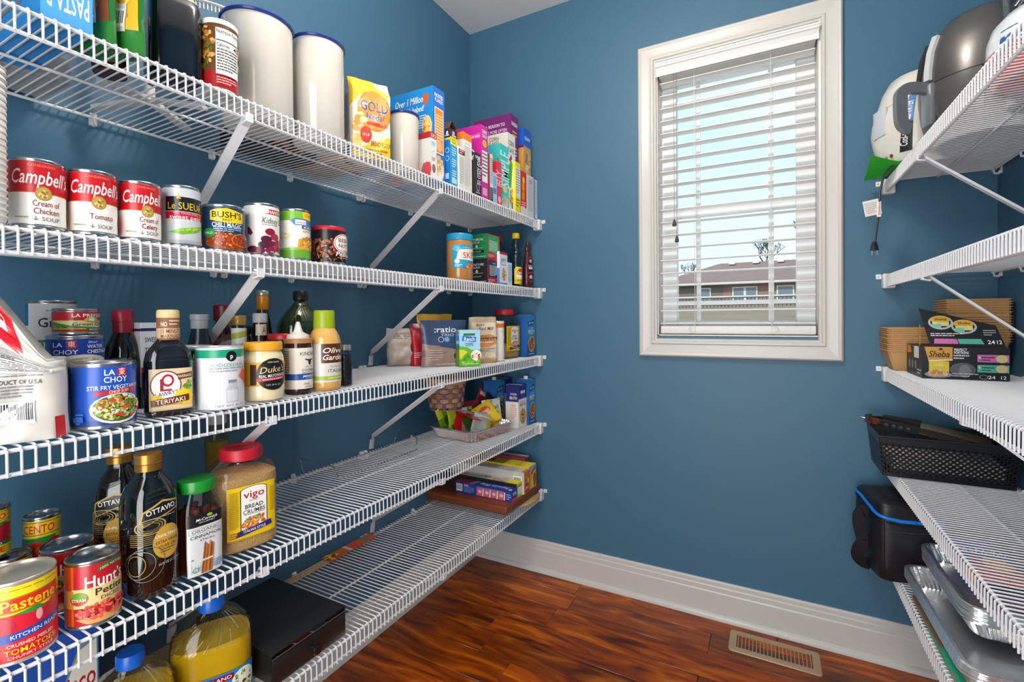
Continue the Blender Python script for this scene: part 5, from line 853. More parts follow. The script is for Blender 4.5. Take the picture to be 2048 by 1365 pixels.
t = bottle('cinnamon_stick_jar', 'clear jar of cinnamon sticks with a green lid', 'jar', .352, -1.588, Z2, -4, cp, clear('eceff0', .04, .7), [('label', .006, .128, .034, [('r', -1, 0, 1, 1, 'd4d6d6'), ('r', -1, .8, 1, 1, '141517'), ('t', 'McCormick', .05, .91, .045, 'f4f4f2', {'b': 1, 'i': 1, 'w': 1.2}), ('e', .2, .955, .16, .022, '9ab82c'), ('t', 'GOURMET', .05, .86, .022, 'ddd', {'w': .9}), ('r', -.92, .69, .9, .77, '555'), ('r', -.9, .694, .88, .766, 'd4d6d6'), ('t', 'ORGANIC', 0, .73, .05, '333', {'w': 1.55}), ('t', 'CINNAMON', 0, .64, .05, '333', {'w': 1.7}), ('t', 'STICKS', .05, .57, .035, '444', {'w': .8}),
    *[('p', [(-.3+.1*i, .02), (-.2+.1*i, .02), (-.02+.09*i, .52-.03*(i % 3)), (-.1+.09*i, .52-.03*(i % 3))], c) for i, c in enumerate(('8a4a20', 'b86a30', '9a5424', 'c87a3c', '8a4418', 'b06428'))], ('r', -.35, .22, .35, .25, 'e0d4c0'), ('o', -.6, .1, .16, .04, .2, '4a8a6a'), ('m', .45, .16, .9, 4, .035, '6a8ac0'), ('e', -.75, .28, .06, .012, '777')])],
    [('lid', [(.0275, .166), (.033, .168), (.034, .172), (.034, .186), (.032, .191), (.024, .192), (0, .1905)], mat('18862a', .28))], e=4.2, sy=.95, n=48)
stick = None
CM = mat('7a3a1e', .75, 0, .3, .4, 60, stretch=(1, 1, .1))
for i in range(22):
    a = i*2.4; q = .0285*math.sqrt((i+.5)/22); px, py = q*1.08*math.cos(a), q*math.sin(a)
    if not stick:
        bm = bmesh.new(); n = 14; hh = .132; P = []
        for j in range(n):
            th = 2*PI*1.5*j/(n-1); r = .0062-.0026*j/(n-1); P.append((r*math.cos(th), r*math.sin(th)))
        A = [bm.verts.new((x, y, 0)) for x, y in P]; B = [bm.verts.new((x, y, hh)) for x, y in P]
        for j in range(n-1): bm.faces.new((A[j], A[j+1], B[j+1], B[j]))
        stick = mk('cinnamon_stick', bm, CM, t); o = stick
    else: o = stick.copy(); COL.objects.link(o)
    o.location = (px, py, .003); o.scale = (1, 1, rnd.uniform(.88, 1.02)); o.rotation_euler = (rnd.uniform(-.05, .05), rnd.uniform(-.05, .05), rnd.uniform(0, 6))
vigo('large full bread crumb jar with a red lid beside the cinnamon jar', .322, -1.474, Z2, -10, 1.0, True)
bottle('sauce_bottle', 'bottle with a pale cap and yellow contents behind the large bread crumb jar', 'bottle', .1, -1.401, Z2, -10, [(.026, 0), (.028, .004), (.028, .2), (.023, .235), (.021, .245)], clear('e8e4d0', .05), caps=[('cap', [(.0225, .243), (.0235, .245), (.0235, .268), (.021, .271)], mat('c8c8c4', .4))], fill=([(.0245, .003), (.0262, .198)], mat('a88a1c', .3, 0, .15), 'sauce'))
# chrome wire rack
t = thing('wire_rack', 'thin chrome wire rack lying on the bare second lowest left shelf', 'rack', (.10, -.86, Z2)); CH = mat('c8c8ca', .2, 1, .02)
for s in (-1, 1):
    bm = bmesh.new(); tube(bm, [(.06, s*.205, .042), (.062, s*.200, .022), (.068, s*.192, .004), (.07, s*.186, .0018)], .0016, 6); mk('leg', bm, CH, t)
    bm = bmesh.new(); tube(bm, [(-.07, s*.215, .0018), (-.072, s*.222, .02), (-.064, s*.234, .05), (-.058, s*.24, .062), (.06, s*.206, .043)], .0016, 6); mk('handle', bm, CH, t)
for x in (-.07, .07):
    bm = bmesh.new(); tube(bm, [(x, -.186, .0018), (x, .186, .0018)], .0016, 6); mk('rail', bm, CH, t)
# foil pans
FOIL = lambda: mat('eceef0', .24, .9, .04, .25, 90)
def panbm(w, l, h, rad=.03, flare=.016, n=16, flute=.0022):
    bm = bmesh.new(); R4 = []
    def ring(w, l, r, z, fl=0, dz=0):
        P = []; segs = [((w/2-r, l/2-r), 0), ((-w/2+r, l/2-r), 90), ((-w/2+r, -l/2+r), 180), ((w/2-r, -l/2+r), 270)]
        for q, ((cx, cy), a0) in enumerate(segs):
            for i in range(9):
                a = R(a0+90*i/8); P.append((cx+r*math.cos(a), cy+r*math.sin(a), math.cos(a), math.sin(a)))
            nx, ny = segs[(q+1) % 4][0]; a = R(a0+90); ex, ey = nx+r*math.cos(a), ny+r*math.sin(a); bx, by = P[-1][0], P[-1][1]
            for i in range(1, n*2): P.append((bx+(ex-bx)*i/(n*2), by+(ey-by)*i/(n*2), math.cos(a), math.sin(a)))
        return [bm.verts.new((x+(fl if i % 2 else -fl)*c, y+(fl if i % 2 else -fl)*s, z+(dz if i % 2 else 0))) for i, (x, y, c, s) in enumerate(P)]
    a = .011
    rs = [ring(w+a*2, l+a*2, rad+a, h-.004), ring(w+a*2+.002, l+a*2+.002, rad+a, h-.001, 0, .0006), ring(w+a*1.3, l+a*1.3, rad+a*.6, h+.001, 0, .0008), ring(w, l, rad, h), ring(w-flare*.25, l-flare*.25, rad, h*.82, flute), ring(w-flare*1.7, l-flare*1.7, rad*.9, h*.16, flute), ring(w-flare*2.1, l-flare*2.1, rad*.85, .0006), ring((w-flare*2.1)*.7, (l-flare*2.1)*.7, rad*.6, .0014)]
    for A, B in zip(rs, rs[1:]):
        for j in range(len(A)): bm.faces.new((A[j], A[(j+1) % len(A)], B[(j+1) % len(A)], B[j]))
    bm.faces.new(rs[-1]); bmesh.ops.recalc_face_normals(bm, faces=bm.faces[:]); bmesh.ops.reverse_faces(bm, faces=bm.faces[:]); return bm
t = thing('foil_pan', 'single aluminium foil pan full of seasoning packets on the second lowest left shelf', 'pan', (.218, -.345, Z2)); t.rotation_euler[2] = R(-8)
mk('pan', panbm(.255, .285, .05, flute=.003), FOIL(), t, smooth=25)
# packets standing in the pan
PK = [('green and yellow seasoning packet leaning out of the foil pan at its left end', (.150, -.425, .03), -20, 0.07, 0.13, '6a9a1c', [('r', -1, .6, -.2, 1, 'c8d02a'), ('e', .2, .4, .5, .2, '2a5a1c')], -28, 12),
      ('yellow-green packet standing behind the red soup packet', (.185, -.43, .02), -10, 0.05, 0.115, 'b8c42a', [('r', -.6, .1, .6, .4, '5a7a1c')], -18, 6),
      ('white and red flowered packet near the left end of the foil pan', (.20, -.415, .014), -30, .095, .11, 'd8d0cc', [('f', 0, .5, .8, .4, ['b82030', 'd84858', '8a8a88', '5a8a3a'], 60, .07)], 0, -12),
      ('crumpled bright red soup packet at the front left of the foil pan', (.24, -.412, .014), -25, 0.125, 0.1, 'c4141e', [('p', [(-.6, 0), (.5, 0), (.3, .5), (-.4, .55)], 'b89a98')], 8, -25),
      ('dark red seasoning packet with yellow lettering at the back of the pan', (0.200, -0.350, 0.045), -25, 0.15, 0.1, '7a101c', [('t', 'Fajitas', .2, .5, .16, 'f0d8d0', {'b': 1, 'w': 1.1}), ('e', -.5, .75, .3, .14, 'b8501c'), ('r', .1, .6, .4, .75, 'c8b82a')], 0, -14),
      ('narrow red packet sticking up behind the black packet', (0.190, -0.275, 0.055), -10, .06, .145, 'a8182a', [('r', -.7, .8, .7, .92, 'e8dcd4')], 34, -8),
      ('black packet standing corner up in front of the broth cartons', (0.225, -0.262, 0.045), -20, .10, .125, '17181c', [('t', 'Chili', .1, .5, .12, 'c8c8c8', {'i': 1, 'w': 1})], 40, -8),
      ('cream packet with green lettering standing upright in the pan', (0.275, -0.255, 0.040), -22, .105, .105, 'e0dccc', [('t', 'fresh', .2, .66, .18, '4a7a2c', {'i': 1, 'b': 1, 'w': 1.1}), ('p', [(.5, 0), (.75, 0), (.7, .55), (.62, .6)], 'c8c02a'), ('e', 0, .93, .05, .03, '444')], 0, -10),
      ('yellow packet with an orange logo lying tilted on the pile', (0.300, -0.300, 0.045), -30, .10, .105, 'ecc41a', [('e', .0, .66, .62, .17, 'd8581c'), ('t', 'maggi', 0, .66, .14, 'f8e8d0', {'b': 1, 'w': .95})], -25, -32),
      ('long red and white packet lying across the top of the pile', (0.285, -0.370, 0.070), 10, 0.2, 0.09, 'c8202c', [('r', -1, .55, 1, 1, 'e0d8cc'), ('t', 'Seasoning', 0, .3, .2, 'f4dcd8', {'w': 1.2})], 14, -64),
      ('tan packet lying edge-on at the right of the pile', (0.310, -0.270, 0.050), 5, 0.2, 0.08, 'c8ac78', [('r', -1, .7, 1, 1, 'e8dcc0')], 12, -70),
      ('dark green packet lying low between the red soup and yellow packets', (.27, -.385, .03), -15, .12, .07, '3f5a1c', [('e', .4, .5, .3, .3, '7aa02c')], 5, -40),
      ('white packet with a yellow edge at the front of the foil pan', (.283, -.395, .014), -40, .085, .088, 'c4c8c4', [('r', .55, 0, 1, 1, 'c8c02c'), ('m', -.8, .8, .3, 8, .09, '999')], 25, -22),
      ('grey packet behind the front row of yellow packets', (.285, -.365, .014), -30, .085, .09, 'b8b0a0', [('f', 0, .6, .6, .3, ['5a4a2c', 'c8b858'], 12, .1)], 14, -22),
      ('rear one of two small yellow packets at the pan front', (.288, -.338, .012), -28, .085, .082, 'd8981c', [('r', -1, .5, 1, .6, 'f0d86a')], 8, -25),
      ('front one of two small yellow packets at the pan front', (.292, -.305, .012), -28, .10, .082, 'ecb41c', [('f', 0, .3, .7, .25, ['f4e0a0', 'd89a2c'], 24, .09), ('e', .2, .75, .3, .12, 'c8441c')], -4, -25)]
for i, (lb, (x, y, z), f, w, h, c, sp, tl, rx) in enumerate(PK):
    pouch('seasoning_packet', lb, 'packet', x, y, Z2+z, f, w, h, .008, c, sp, kind='pillow', amp=.003, seed=20+i, rough=.3, tilt=tl, rx=rx, group='seasoning packets in the foil pan')
bottle('salad_bag', 'rounded green plastic bag behind the foil pan', 'bag', .10, -.30, Z2, 0, [(.05, 0), (.06, .02), (.062, .07), (.052, .1), (.03, .118), (.01, .124)], mat('5aa83a', .3, 0, .3, .4, 40), bname='bag')
# basket turned upside down
t = thing('woven_basket', 'round woven splint basket standing above the seasoning packets by the wall', 'basket', (.14, -.432, Z2+.1225)); n = 18
for k in range(5):
    z0 = .012+.021*k; bm = bmesh.new(); P = []
    for j in range(n*4):
        a = 2*PI*j/(n*4); r = .072+.0026*k+.0034*math.cos(n*a/2+(k % 2)*PI); P.append((r*math.cos(a), r*math.sin(a), z0+.01))
    tube(bm, P, 0, closed=True, flat=(.0012, .0088, (0, 0, 1)))
    mk('splint_row', bm, mat(('a88468', 'b08c6c', '96705c')[k % 3], .7, 0, .25, .3, 40), t, smooth=30)
for j in range(n):
    a = 2*PI*j/n; c, s = math.cos(a), math.sin(a)
    bm = bmesh.new(); tube(bm, [(c*.070, s*.070, .002), (c*.0865, s*.0865, .122)], 0, flat=(.0075, .0009, (c, s, 0))); mk('stake', bm, mat('8a5a50' if j % 3 else '7a4468', .7, 0, .2), t, smooth=0)
mk('rim_hoop', loft([(.0865, .112), (.0905, .113), (.0915, .138), (.088, .140), (.086, .138)], 40, cap=False), mat('b08a68', .7, 0, .2), t)
mk('base', loft([(.071, 0), (.071, .004)], 40), mat('a88468', .7, 0, .2), t)
carton('basket_riser', 'plain tan box added as a support under the woven basket, behind the packets', .115, -.437, Z2+.003, .05, .06, .119, 'a8865c', group=None)  # added to hold the basket up at its height
# broth cartons
broth('purple chicken broth carton nearest the shelf front', .292, -.165, Z2, .068, .083, .2, 'purple', False)
broth('front blue broth carton in the far corner of the second lowest shelf', .305, -.079, Z2, .065, .076, .218, 'blue')
broth('rear blue broth carton standing behind the black packet', .18, -.182, Z2, .068, .085, .218, 'blue')
broth('purple broth carton at the back of the corner behind the rear blue one', .175, -.095, Z2, .068, .08, .218, 'purple', False)
t = carton('envelope', 'white card leaning behind the basket', .145, -.355, Z2, .002, .05, .235, 'd8d8dc')
# ---------------------------------------------------------------- left wall, lowest shelf
Z1 = ZS[0]+.0022
t = thing('wood_round_board', 'round light wooden board sticking out under the cutting board', 'board', (.30, -.165, Z1)); mk('board', loft([(.145, 0), (.148, .002), (.148, .010), (.146, .012)], 56), mat('c09a68', .6, 0, .15, .1, 40, stretch=(1, 8, 1)), t)
t = thing('cooling_rack', 'fine wire cooling rack under the cutting board', 'rack', (.22, -.275, Z1+.0125)); CW = mat('c8beb0', .3, .8)
bm = bmesh.new(); tube(bm, [(-.2, -.155, .003), (.2, -.155, .003), (.2, .155, .003), (-.2, .155, .003)], .0017, 6, closed=True); mk('frame', bm, CW, t)
w0 = None
for i in range(40):
    if not w0: bm = bmesh.new(); tube(bm, [(0, -.155, .0045), (0, .155, .0045)], .0009, 5); w0 = mk('grid_wire', bm, CW, t); o = w0
    else: o = w0.copy(); COL.objects.link(o)
    o.location = (-.195+i*.01, 0, 0)
zb = Z1+.019
t = thing('cutting_board', 'thick dark wooden cutting board stacked with wrap boxes', 'board', (.215, -.235, zb)); mk('board', boxbm(-.21, -.168, 0, .21, .168, .034, .008, 3), mat('7a3a1c', .42, 0, .35, .1, 14, stretch=(.6, 7, 7)), t, smooth=60)
zw = zb+.0345; GW = 'kitchen wrap boxes on the cutting board'
carton('foil_wrap_box', 'blue and magenta aluminium foil box, frontmost on the cutting board', .125, -.345, zw, .293, .05, .046, '1f3a94', group=GW,
    F=[('r', -1, 0, 1, 1, '20388f'), ('b', -.96, .16, -.74, .86), ('t', '200', -.6, .8, .2, 'e8ecf8', {'b': 1, 'w': .16}), ('m', -.68, .6, -.3, 4, .15, '8a9ad0'), *[('r', -.22+.25*i, .05, -.02+.25*i, .8, 'd85a68') for i in range(4)], *[('p', [(-.02+.25*i, .05), (.02+.25*i, .05), (.035+.25*i, .8), (.0+.25*i, .8)], 'e8e4ea') for i in range(4)], *[('e', -.1+.25*i, .45, .06, .16, 'c8c8d4') for i in range(4)], ('r', -.22, .82, .75, .9, '6a74a8'), ('m', .82, .6, .98, 3, .2, 'aab4dc')],
    T=[('r', -1, -0, 1, 1, '2440a8'), ('r', -1, 0, -.45, 1, 'b02a50'), ('p', [(-.5, 0), (-.46, 0), (-.34, 1), (-.38, 1)], 'd8dcf0'), ('p', [(-.42, 0), (-.38, 0), (-.26, 1), (-.30, 1)], 'd8dcf0'), ('t', 'Reynolds Wrap', .3, .5, .5, 'f0f2fa', {'b': 1, 'i': 1, 'w': 1.0, 'rot': 180}), ('e', .9, .3, .06, .2, 'e8d898')],
    Rr=[('r', -1, .25, 1, 1, '2440a8'), ('r', -1, 0, 1, .25, 'd84a5c'), ('t', 'FOIL', 0, .66, .3, 'fff', {'b': 1, 'i': 1, 'w': 1.4})])
carton('parchment_box', 'white and black parchment paper box with a yellow end', .03, -.293, zw, .385, .05, .06, '241c1c', group=GW, F=[('r', -1, 0, 1, .8, '2a2020'), ('m', -.4, .5, .6, 2, .2, '8a7a70')],
    T=[('r', -1, 0, 1, 1, 'cfcac2'), ('r', -1, 0, 1, .12, '3a2c2a'), ('t', 'PARCHMENT', -.2, .55, .4, '4a4440', {'w': .9}), ('r', .02, .75, .2, .88, '333'), ('f', .45, .5, .2, .3, ['d8a878', 'c89068', 'e8c8a0'], 24, .16), ('r', .68, 0, 1, 1, 'e4dc18')], Rr=[('r', -1, 0, 1, 1, 'ddd41c'), ('r', -.8, .2, .9, .72, 'eee8d8'), ('r', -.8, .76, .9, .84, '7a3a20')])
carton('plastic_wrap_box', 'tall white wrap box with an orange end and barcode', .03, -.241, zw, .395, .058, .098, 'd4d0cb', group=GW, F=[('r', -1, 0, 1, 1, 'c4c0bc'), ('b', .72, .1, .94, .8), ('t', '75 FT', .56, .5, .2, '999', {'w': .16})], T=[('r', -1, 0, 1, 1, 'd8d4cf'), ('m', -.1, .7, .4, 2, .3, '8a8478'), ('r', .92, 0, 1, 1, 'd8843c')],
    Rr=[('r', -1, 0, 1, 1, 'd0742c'), ('o', -.2, .78, .3, .12, .2, 'e8b070'), ('r', -.6, .06, .7, .45, 'c8201c'), ('t', 'BAGS', 0, .25, .14, 'fbe8e0', {'b': 1, 'w': .9}), ('e', .4, .55, .3, .14, 'f0c02a')])
carton('sandwich_bag_box', 'bright yellow bag box behind the orange-ended wrap box', .03, -.18, zw, .39, .075, .105, 'e8c81c', group=GW, T=[('r', -1, 0, .3, 1, 'b8a02c'), ('r', .3, 0, 1, 1, 'f0e030'), ('e', -.1, .5, .08, .3, '5a2a1c')], Rr=[('r', -1, 0, 1, 1, 'ecb81c'), ('r', -1, .7, 1, 1, '9ab8d4'), ('p', [(-.6, .7), (.8, .96), (.8, .8), (-.4, .62)], 'd83a2c'), ('e', .5, .35, .45, .3, 'a8541c'), ('p', [(-.9, .1), (0, .6), (.2, .1)], 'f4d83a')])
carton('freezer_bag_box', 'magenta and white box at the back of the wrap boxes', .03, -.10, zw, .33, .05, .118, '8a2a40', group=GW, T=[('r', -1, 0, 1, .5, '9c3048'), ('r', -1, .5, 1, 1, 'c8c0c4')])
t = thing('skewer_pack', 'flat pack of bamboo skewers with an orange card along the wall', 'skewers', (.04, -.98, Z1)); SK = mat('c8ac88', .6, 0, .15, 0, 30); s0 = None
for i in range(8):
    if not s0: bm = bmesh.new(); tube(bm, [(0, -.2, 0), (0, .2, 0)], .002, 6); s0 = mk('skewer', bm, SK, t); o = s0
    else: o = s0.copy(); COL.objects.link(o)
    o.location = (-.018+.0045*i, -.06, .004+.003*(i % 2))
o = mk('header_card', boxbm(-.024, -.02, 0, .024, .2, .002), mat('c8641c', .5), t, loc=(0, 0, .0095))
Art(.023, -.018, .198).draw([('r', -1, .02, 1, .98, 'c8682a'), ('r', -1, .5, 1, .66, 'e8483c'), ('f', 0, .12, .8, .1, ['e8c048', '8a3a18'], 12, .06), ('r', -1, .75, 1, .85, '8a7a70'), ('r', -1, .4, 1, .46, 'd8d0c4')]).build(top(.0116), t, 'card_print')
# coffee drawer
t = thing('pod_drawer', 'black metal coffee pod drawer on the lowest left shelf', 'drawer', (.245, -1.348, Z1)); BK = mat('171816', .35, 0, .05, coat=.2); BT = mat('15181b', .42, 0, .12, .04, 40)
mk('top_plate', boxbm(-.152, -.108, .078, .152, .108, .0815, .001), BT, t)
for y in (-.106, .106): mk('side_panel', boxbm(-.15, y-.0015, .012, .15, y+.0015, .078), BK, t)
mk('back_panel', boxbm(-.151, -.106, .012, -.149, .106, .078), BK, t); mk('base_plate', boxbm(-.15, -.106, .012, .15, .106, .014), BK, t)
d = mk('drawer_front', boxbm(.148, -.106, .006, .153, .106, .066, .002), BK, t)
mk('knob', loft([(.006, 0), (.006, .008), (.011, .012), (.0125, .017), (.011, .021), (0, .023)], 20), mat('121212', .2, 0, 0, coat=.5), d, loc=(.153, .002, .034), rot=(0, R(90), 0))
for x, y in ((.14, .098), (.14, -.098), (-.14, .098), (-.14, -.098)):
    bm = bmesh.new(); tube(bm, [(x, y, 0), (x, y, .014)], .006, 10); mk('foot', bm, BK, t)
bm = bmesh.new(); tube(bm, [(.152, -.107, .069), (.152, .107, .069)], .0012, 6); mk('front_wire', bm, mat('8a8c8e', .3, .8), t)
for i, (y, c) in enumerate(((-.06, '8a3a20'), (-.01, 'e8562c'), (.04, '8a8c98'), (.082, 'a03a5a'))):
    bottle('coffee_pod', 'coffee pod with a %s foil top inside the black drawer' % ('brown', 'orange', 'silver', 'pink')[i], 'pod', .365, -1.348+y, Z1+.0142, 0, [(.017, 0), (.019, .003), (.022, .04), (.0245, .041), (.0245, .043)], mat('d8d4ce', .4), caps=[('foil_top', [(.0235, .0431), (.0235, .0436)], mat(c, .3, .3))], group='coffee pods in the drawer', n=24)
# oil bottles
ob = [(.048, 0), (.055, .006), (.058, .02), (.056, .04), (.058, .06), (.058, .135), (.056, .15), (.049, .172), (.036, .192), (.021, .206), (.0195, .211)]
def oil(lab, x, y, f, s, lvl):
    pr = [(r*s, z*s) for r, z in ob]; fp = [(r*.965, z+.002) for r, z in pr if z < lvl]; fp.append((Surf(pr).r(lvl)*.96, lvl))
    t = bottle('vegetable_oil_bottle', lab, 'bottle', x, y, Z1, f, pr, clear('f0eee0', .03, .9), [('label', .016*s, .088*s, .085, [('r', -1, 0, 1, 1, '1878c0'), ('r', -1, 0, 1, .2, '145a94'), ('r', -.4, .76, .45, .94, '7a1424'), ('t', 'KIRKLAND', .02, .85, .1, 'f4ece8', {'b': 1, 'w': .76}), ('t', 'VEGETABLE', -.1, .58, .14, 'fff', {'b': 1, 'w': 1.0}), ('t', 'OIL', -.1, .36, .16, 'fff', {'b': 1, 'w': .5}), ('e', .68, .55, .3, .4, 'e0e4d8'), ('f', .68, .55, .26, .34, ['6a9a2a', '8ab83a', '4a3a20', 'e8e0c0'], 40, .07)])],
        [('cap', [(.0235*s, .204*s), (.0255*s, .206*s), (.0255*s, .228*s), (.0235*s, .233*s), (.0, .234*s)], mat('0c5cc0', .32))], fill=(fp, mat('f2cc22', .12, 0, .12, 0, 20, trans=.3, sss=.35), 'oil'), e=3, sx=1.32, sy=1.0, n=48, lprof=[(.0583*s, 0), (.0583*s, .4)])
    sf = Surf([(r*1.004, z) for r, z in pr], 1.32, 1.0, 3); bm = bmesh.new()
    for k in range(14):
        P = []
        for j in range(9): v = (.142+.06*j/8)*s; u = (-.16+.024*k)*s; P.append(sf(u*(1-.6*j/8)+.03*j/8, v, .0004))
        tube(bm, P, .0012, 5)
    mk('spiral_ribs', bm, clear('f4f2e8', .03, .9), t)
oil('front clear jug of yellow vegetable oil with a blue cap, beside the black drawer', .305, -1.535, -28, 1.02, .15)
oil('second jug of yellow vegetable oil with a blue cap, at the bottom frame edge', .31, -1.69, -28, .90, .135)
carton('shortening_box', 'blue shortening box with red script on a white swoosh at the bottom left', .02, -1.79, Z1, .20, .085, .255, '1c4aa0', Rr=[('r', -1, 0, 1, 1, '1c50ac'), ('p', [(-1, .3), (.3, .86), (.96, .9), (.96, .4), (.4, .28), (-1, .0)], '6a8a98'), ('p', [(-1, .26), (.3, .82), (.92, .86), (.92, .44), (.4, .32), (-1, .06)], 'ddd8cc'), ('t', 'Crisco', -.02, .58, .16, 'b01828', {'b': 1, 'i': 1, 'w': 1.75, 'rot': 10}), ('p', [(.1, .72), (.25, .8), (.3, .68)], 'd8a81c')])
t = carton('paper_tray', 'flat tan card tray lying behind the oil jugs by the wall', .03, -1.66, Z1, .14, .2, .012, 'b89a74')
ORD = ['first', 'second', 'third', 'fourth', 'fifth', 'sixth', 'seventh', 'eighth', 'ninth', 'tenth', 'eleventh', 'twelfth', 'thirteenth', 'fourteenth', 'fifteenth', 'sixteenth', 'seventeenth']
# ---------------------------------------------------------------- right wall, top shelf: appliances
def seam(t, sf, pts, w=.0016, col='101112', name='seam_line'):
    a = bmesh.new(); P = [sf(u, v, .0006) for u, v in pts]; tube(a, P, w, 5); return mk(name, a, mat(col, .5), t)
ap = [(.092, .010), (.106, .014), (.120, .03), (.130, .07), (.136, .13), (.135, .19), (.129, .24), (.113, .29), (.085, .325), (.045, .345), (0, .35)]
t = thing('air_fryer', 'large dark grey egg-shaped air fryer with a handle loop on the top right shelf', 'air fryer', (1.912, -.386, Z5), 200)
mk('body', loft(ap, 64), mat('5c5a58', .3, .55, .04, .03, 60, coat=.2), t); sf = Surf(ap)
mk('foot_ring', loft([(.094, 0), (.1, .002), (.1, .012)], 40), mat('17181a', .5), t)
dr = [(r+.0022, z) for r, z in [(.112, .02), (.122, .035), (.130, .07), (.1355, .12), (.1365, .15)]]
bm = bmesh.new(); ds = Surf(dr); G = [[bm.verts.new(ds(u*.125, z, .001)) for u in [i/14 for i in range(-14, 15)]] for r, z in dr]
for A, B in zip(G, G[1:]):
    for j in range(28): bm.faces.new((A[j], A[j+1], B[j+1], B[j]))
d = mk('drawer', bm, mat('615f5d', .3, .5, .03, .04, 80), t)
seam(t, sf, [(.13*math.cos(R(a)) if a else .13, 0) for a in ()] or [(.127, .018+.013*i) for i in range(11)]+[(.122-.0244*i, .153) for i in range(11)]+[(-.127, .148-.013*i) for i in range(11)], .0015, name='drawer_seam')
seam(t, sf, [(-.055, .165+.0108*i) for i in range(12)], .009, '1a1a1c', 'control_strip'); seam(t, sf, [(.0, .165+.0108*i) for i in range(12)], .012, 'b9bcc0', 'chrome_strip')
bm = bmesh.new(); tube(bm, curve([(0, -.134, .142), (0, -.170, .149), (0, -.192, .148), (0, -.205, .138), (0, -.208, .12), (0, -.207, .075), (0, -.203, .052), (0, -.192, .04), (0, -.184, .037)]), 0, flat=(.014, .0085, (1, 0, 0))); mk('handle', bm, mat('7c7f83', .28, .5), d)
mk('handle_mount', boxbm(-.02, -.146, .04, .02, -.13, .155, .006), mat('8a8d91', .28, .5), d)
# white deep fryer
fp = [(.088, .004), (.100, .008), (.110, .03), (.122, .085), (.127, .12), (.124, .155), (.112, .20), (.098, .25), (.080, .285), (.045, .30), (0, .303)]
t = thing('deep_fryer', 'white rounded deep fryer behind the air fryer in the corner', 'fryer', (1.832, -.140, Z5+.004), -70)
mk('body', loft(fp, 56, e=2.5, sy=.95), mat('dcd9d2', .28, 0, .02, coat=.3), t); sf = Surf(fp, 1, .95, 2.5)
a = Art(.018, .03, .2, .006); a.vstep = .01
a.draw([('p', [(-1.2, 0), (.9, .0), (1.2, .5), (-.3, .5)], '1c1e22'), ('p', [(-.3, .5), (1.2, .5), (1.6, 1), (.5, 1)], '2a7ab8'), ('t', 'Cool-touch DEEP FRYER', .1, .5, .13, 'f2f4f6', {'rot': 82, 'w': 7.6, 'b': 1})]).build(lambda u, v, o: sf(u-.112, v, o), t, 'side_label')
for u, c, r in ((-.165, 'a01c28', .006), (-.19, '8a8a88', .005)):
    o = mk('indicator_light' if u > -.17 else 'dial', loft([(r, 0), (r*.8, .003), (0, .004)], 14), mat(c, .3), t); q = sf(u, .03, 0); o.location = q; n = Vector((q[0], q[1], 0)); o.rotation_euler = n.to_track_quat('Z', 'Y').to_euler()
mk('lid_clip', boxbm(-.128, -.03, .10, -.118, .03, .19, .003), mat('c4cad4', .35), t); seam(t, sf, [(-.2+.02*i, .19) for i in range(21)], .0009, 'a8a59e', 'lid_seam')
bm = bmesh.new(); tube(bm, [(1.775, -.22, 1.745), (1.752, -.2, 1.738), (1.728, -.185, 1.715), (1.717, -.175, 1.66), (1.716, -.165, 1.59), (1.709, -.16, 1.52), (1.706, -.16, 1.495)], .0034, 8)
c = mk('power_cord', bm, mat('3a3d42', .4)); tag(c, 'dark power cord with a plug hanging off the top right shelf end', 'cord')
mk('plug', loft([(.005, .03), (.0075, .025), (.012, .004), (.013, 0)][::-1], 4, e=2), mat('2a2c30', .4), c, loc=(1.7045, -.16, 1.467), smooth=20)
for dx in (-.007, .007): mk('prong', boxbm(-.0012, -.003, -.016, .0012, .003, 0), STEEL(), c, loc=(1.7045+dx, -.16, 1.467), smooth=0)
g = mk('warning_tag', boxbm(-.042, -.0004, -.026, .004, .0004, .026), mat('dedad4', .6), c, loc=(1.716, -.170, 1.612), rot=(0, R(-9), 0), smooth=0)
Art(.019, -.022, .022).draw([('m', -.9, .82, .9, 5, .14, 'aaa'), ('m', -.8, .12, .8, 1, .1, 'c85a4a')]).build(lambda u, v, o: (u-.02, -.0005-o, v), g, 'tag_print')
k = mk('warning_sleeve', boxbm(-.006, -.006, -.026, .006, .006, .026, .002), mat('e8e2da', .5), c, loc=(1.7155, -.167, 1.602))
Art(.0045, -.024, .024).draw([('t', 'WARNING', 0, .5, .12, 'c0392c', {'rot': 90, 'w': 9, 'b': 1})]).build(front(-.0062), k, 'sleeve_print')
# green cutting mat bent under the fryer
bm = bmesh.new(); rows = []
for s in range(13):
    x = 1.69+.30*s/12; rows.append([bm.verts.new((x+dx, y, Z5+.0012+z)) for y, z, dx in [(-.05-.19*i/6, (.035*max(0, .25-s/12)*4)*(i/6)**2 if s < 4 else 0, -.006*(i/6) if s < 3 else 0) for i in range(7)]])
for A, B in zip(rows, rows[1:]):
    for j in range(6): bm.faces.new((A[j], A[j+1], B[j+1], B[j]))
bmesh.ops.solidify(bm, geom=bm.faces[:], thickness=.0016)
o = mk('cutting_mat', bm, mat('45c832', .4)); tag(o, 'bright green flexible cutting mat under the white deep fryer', 'mat')
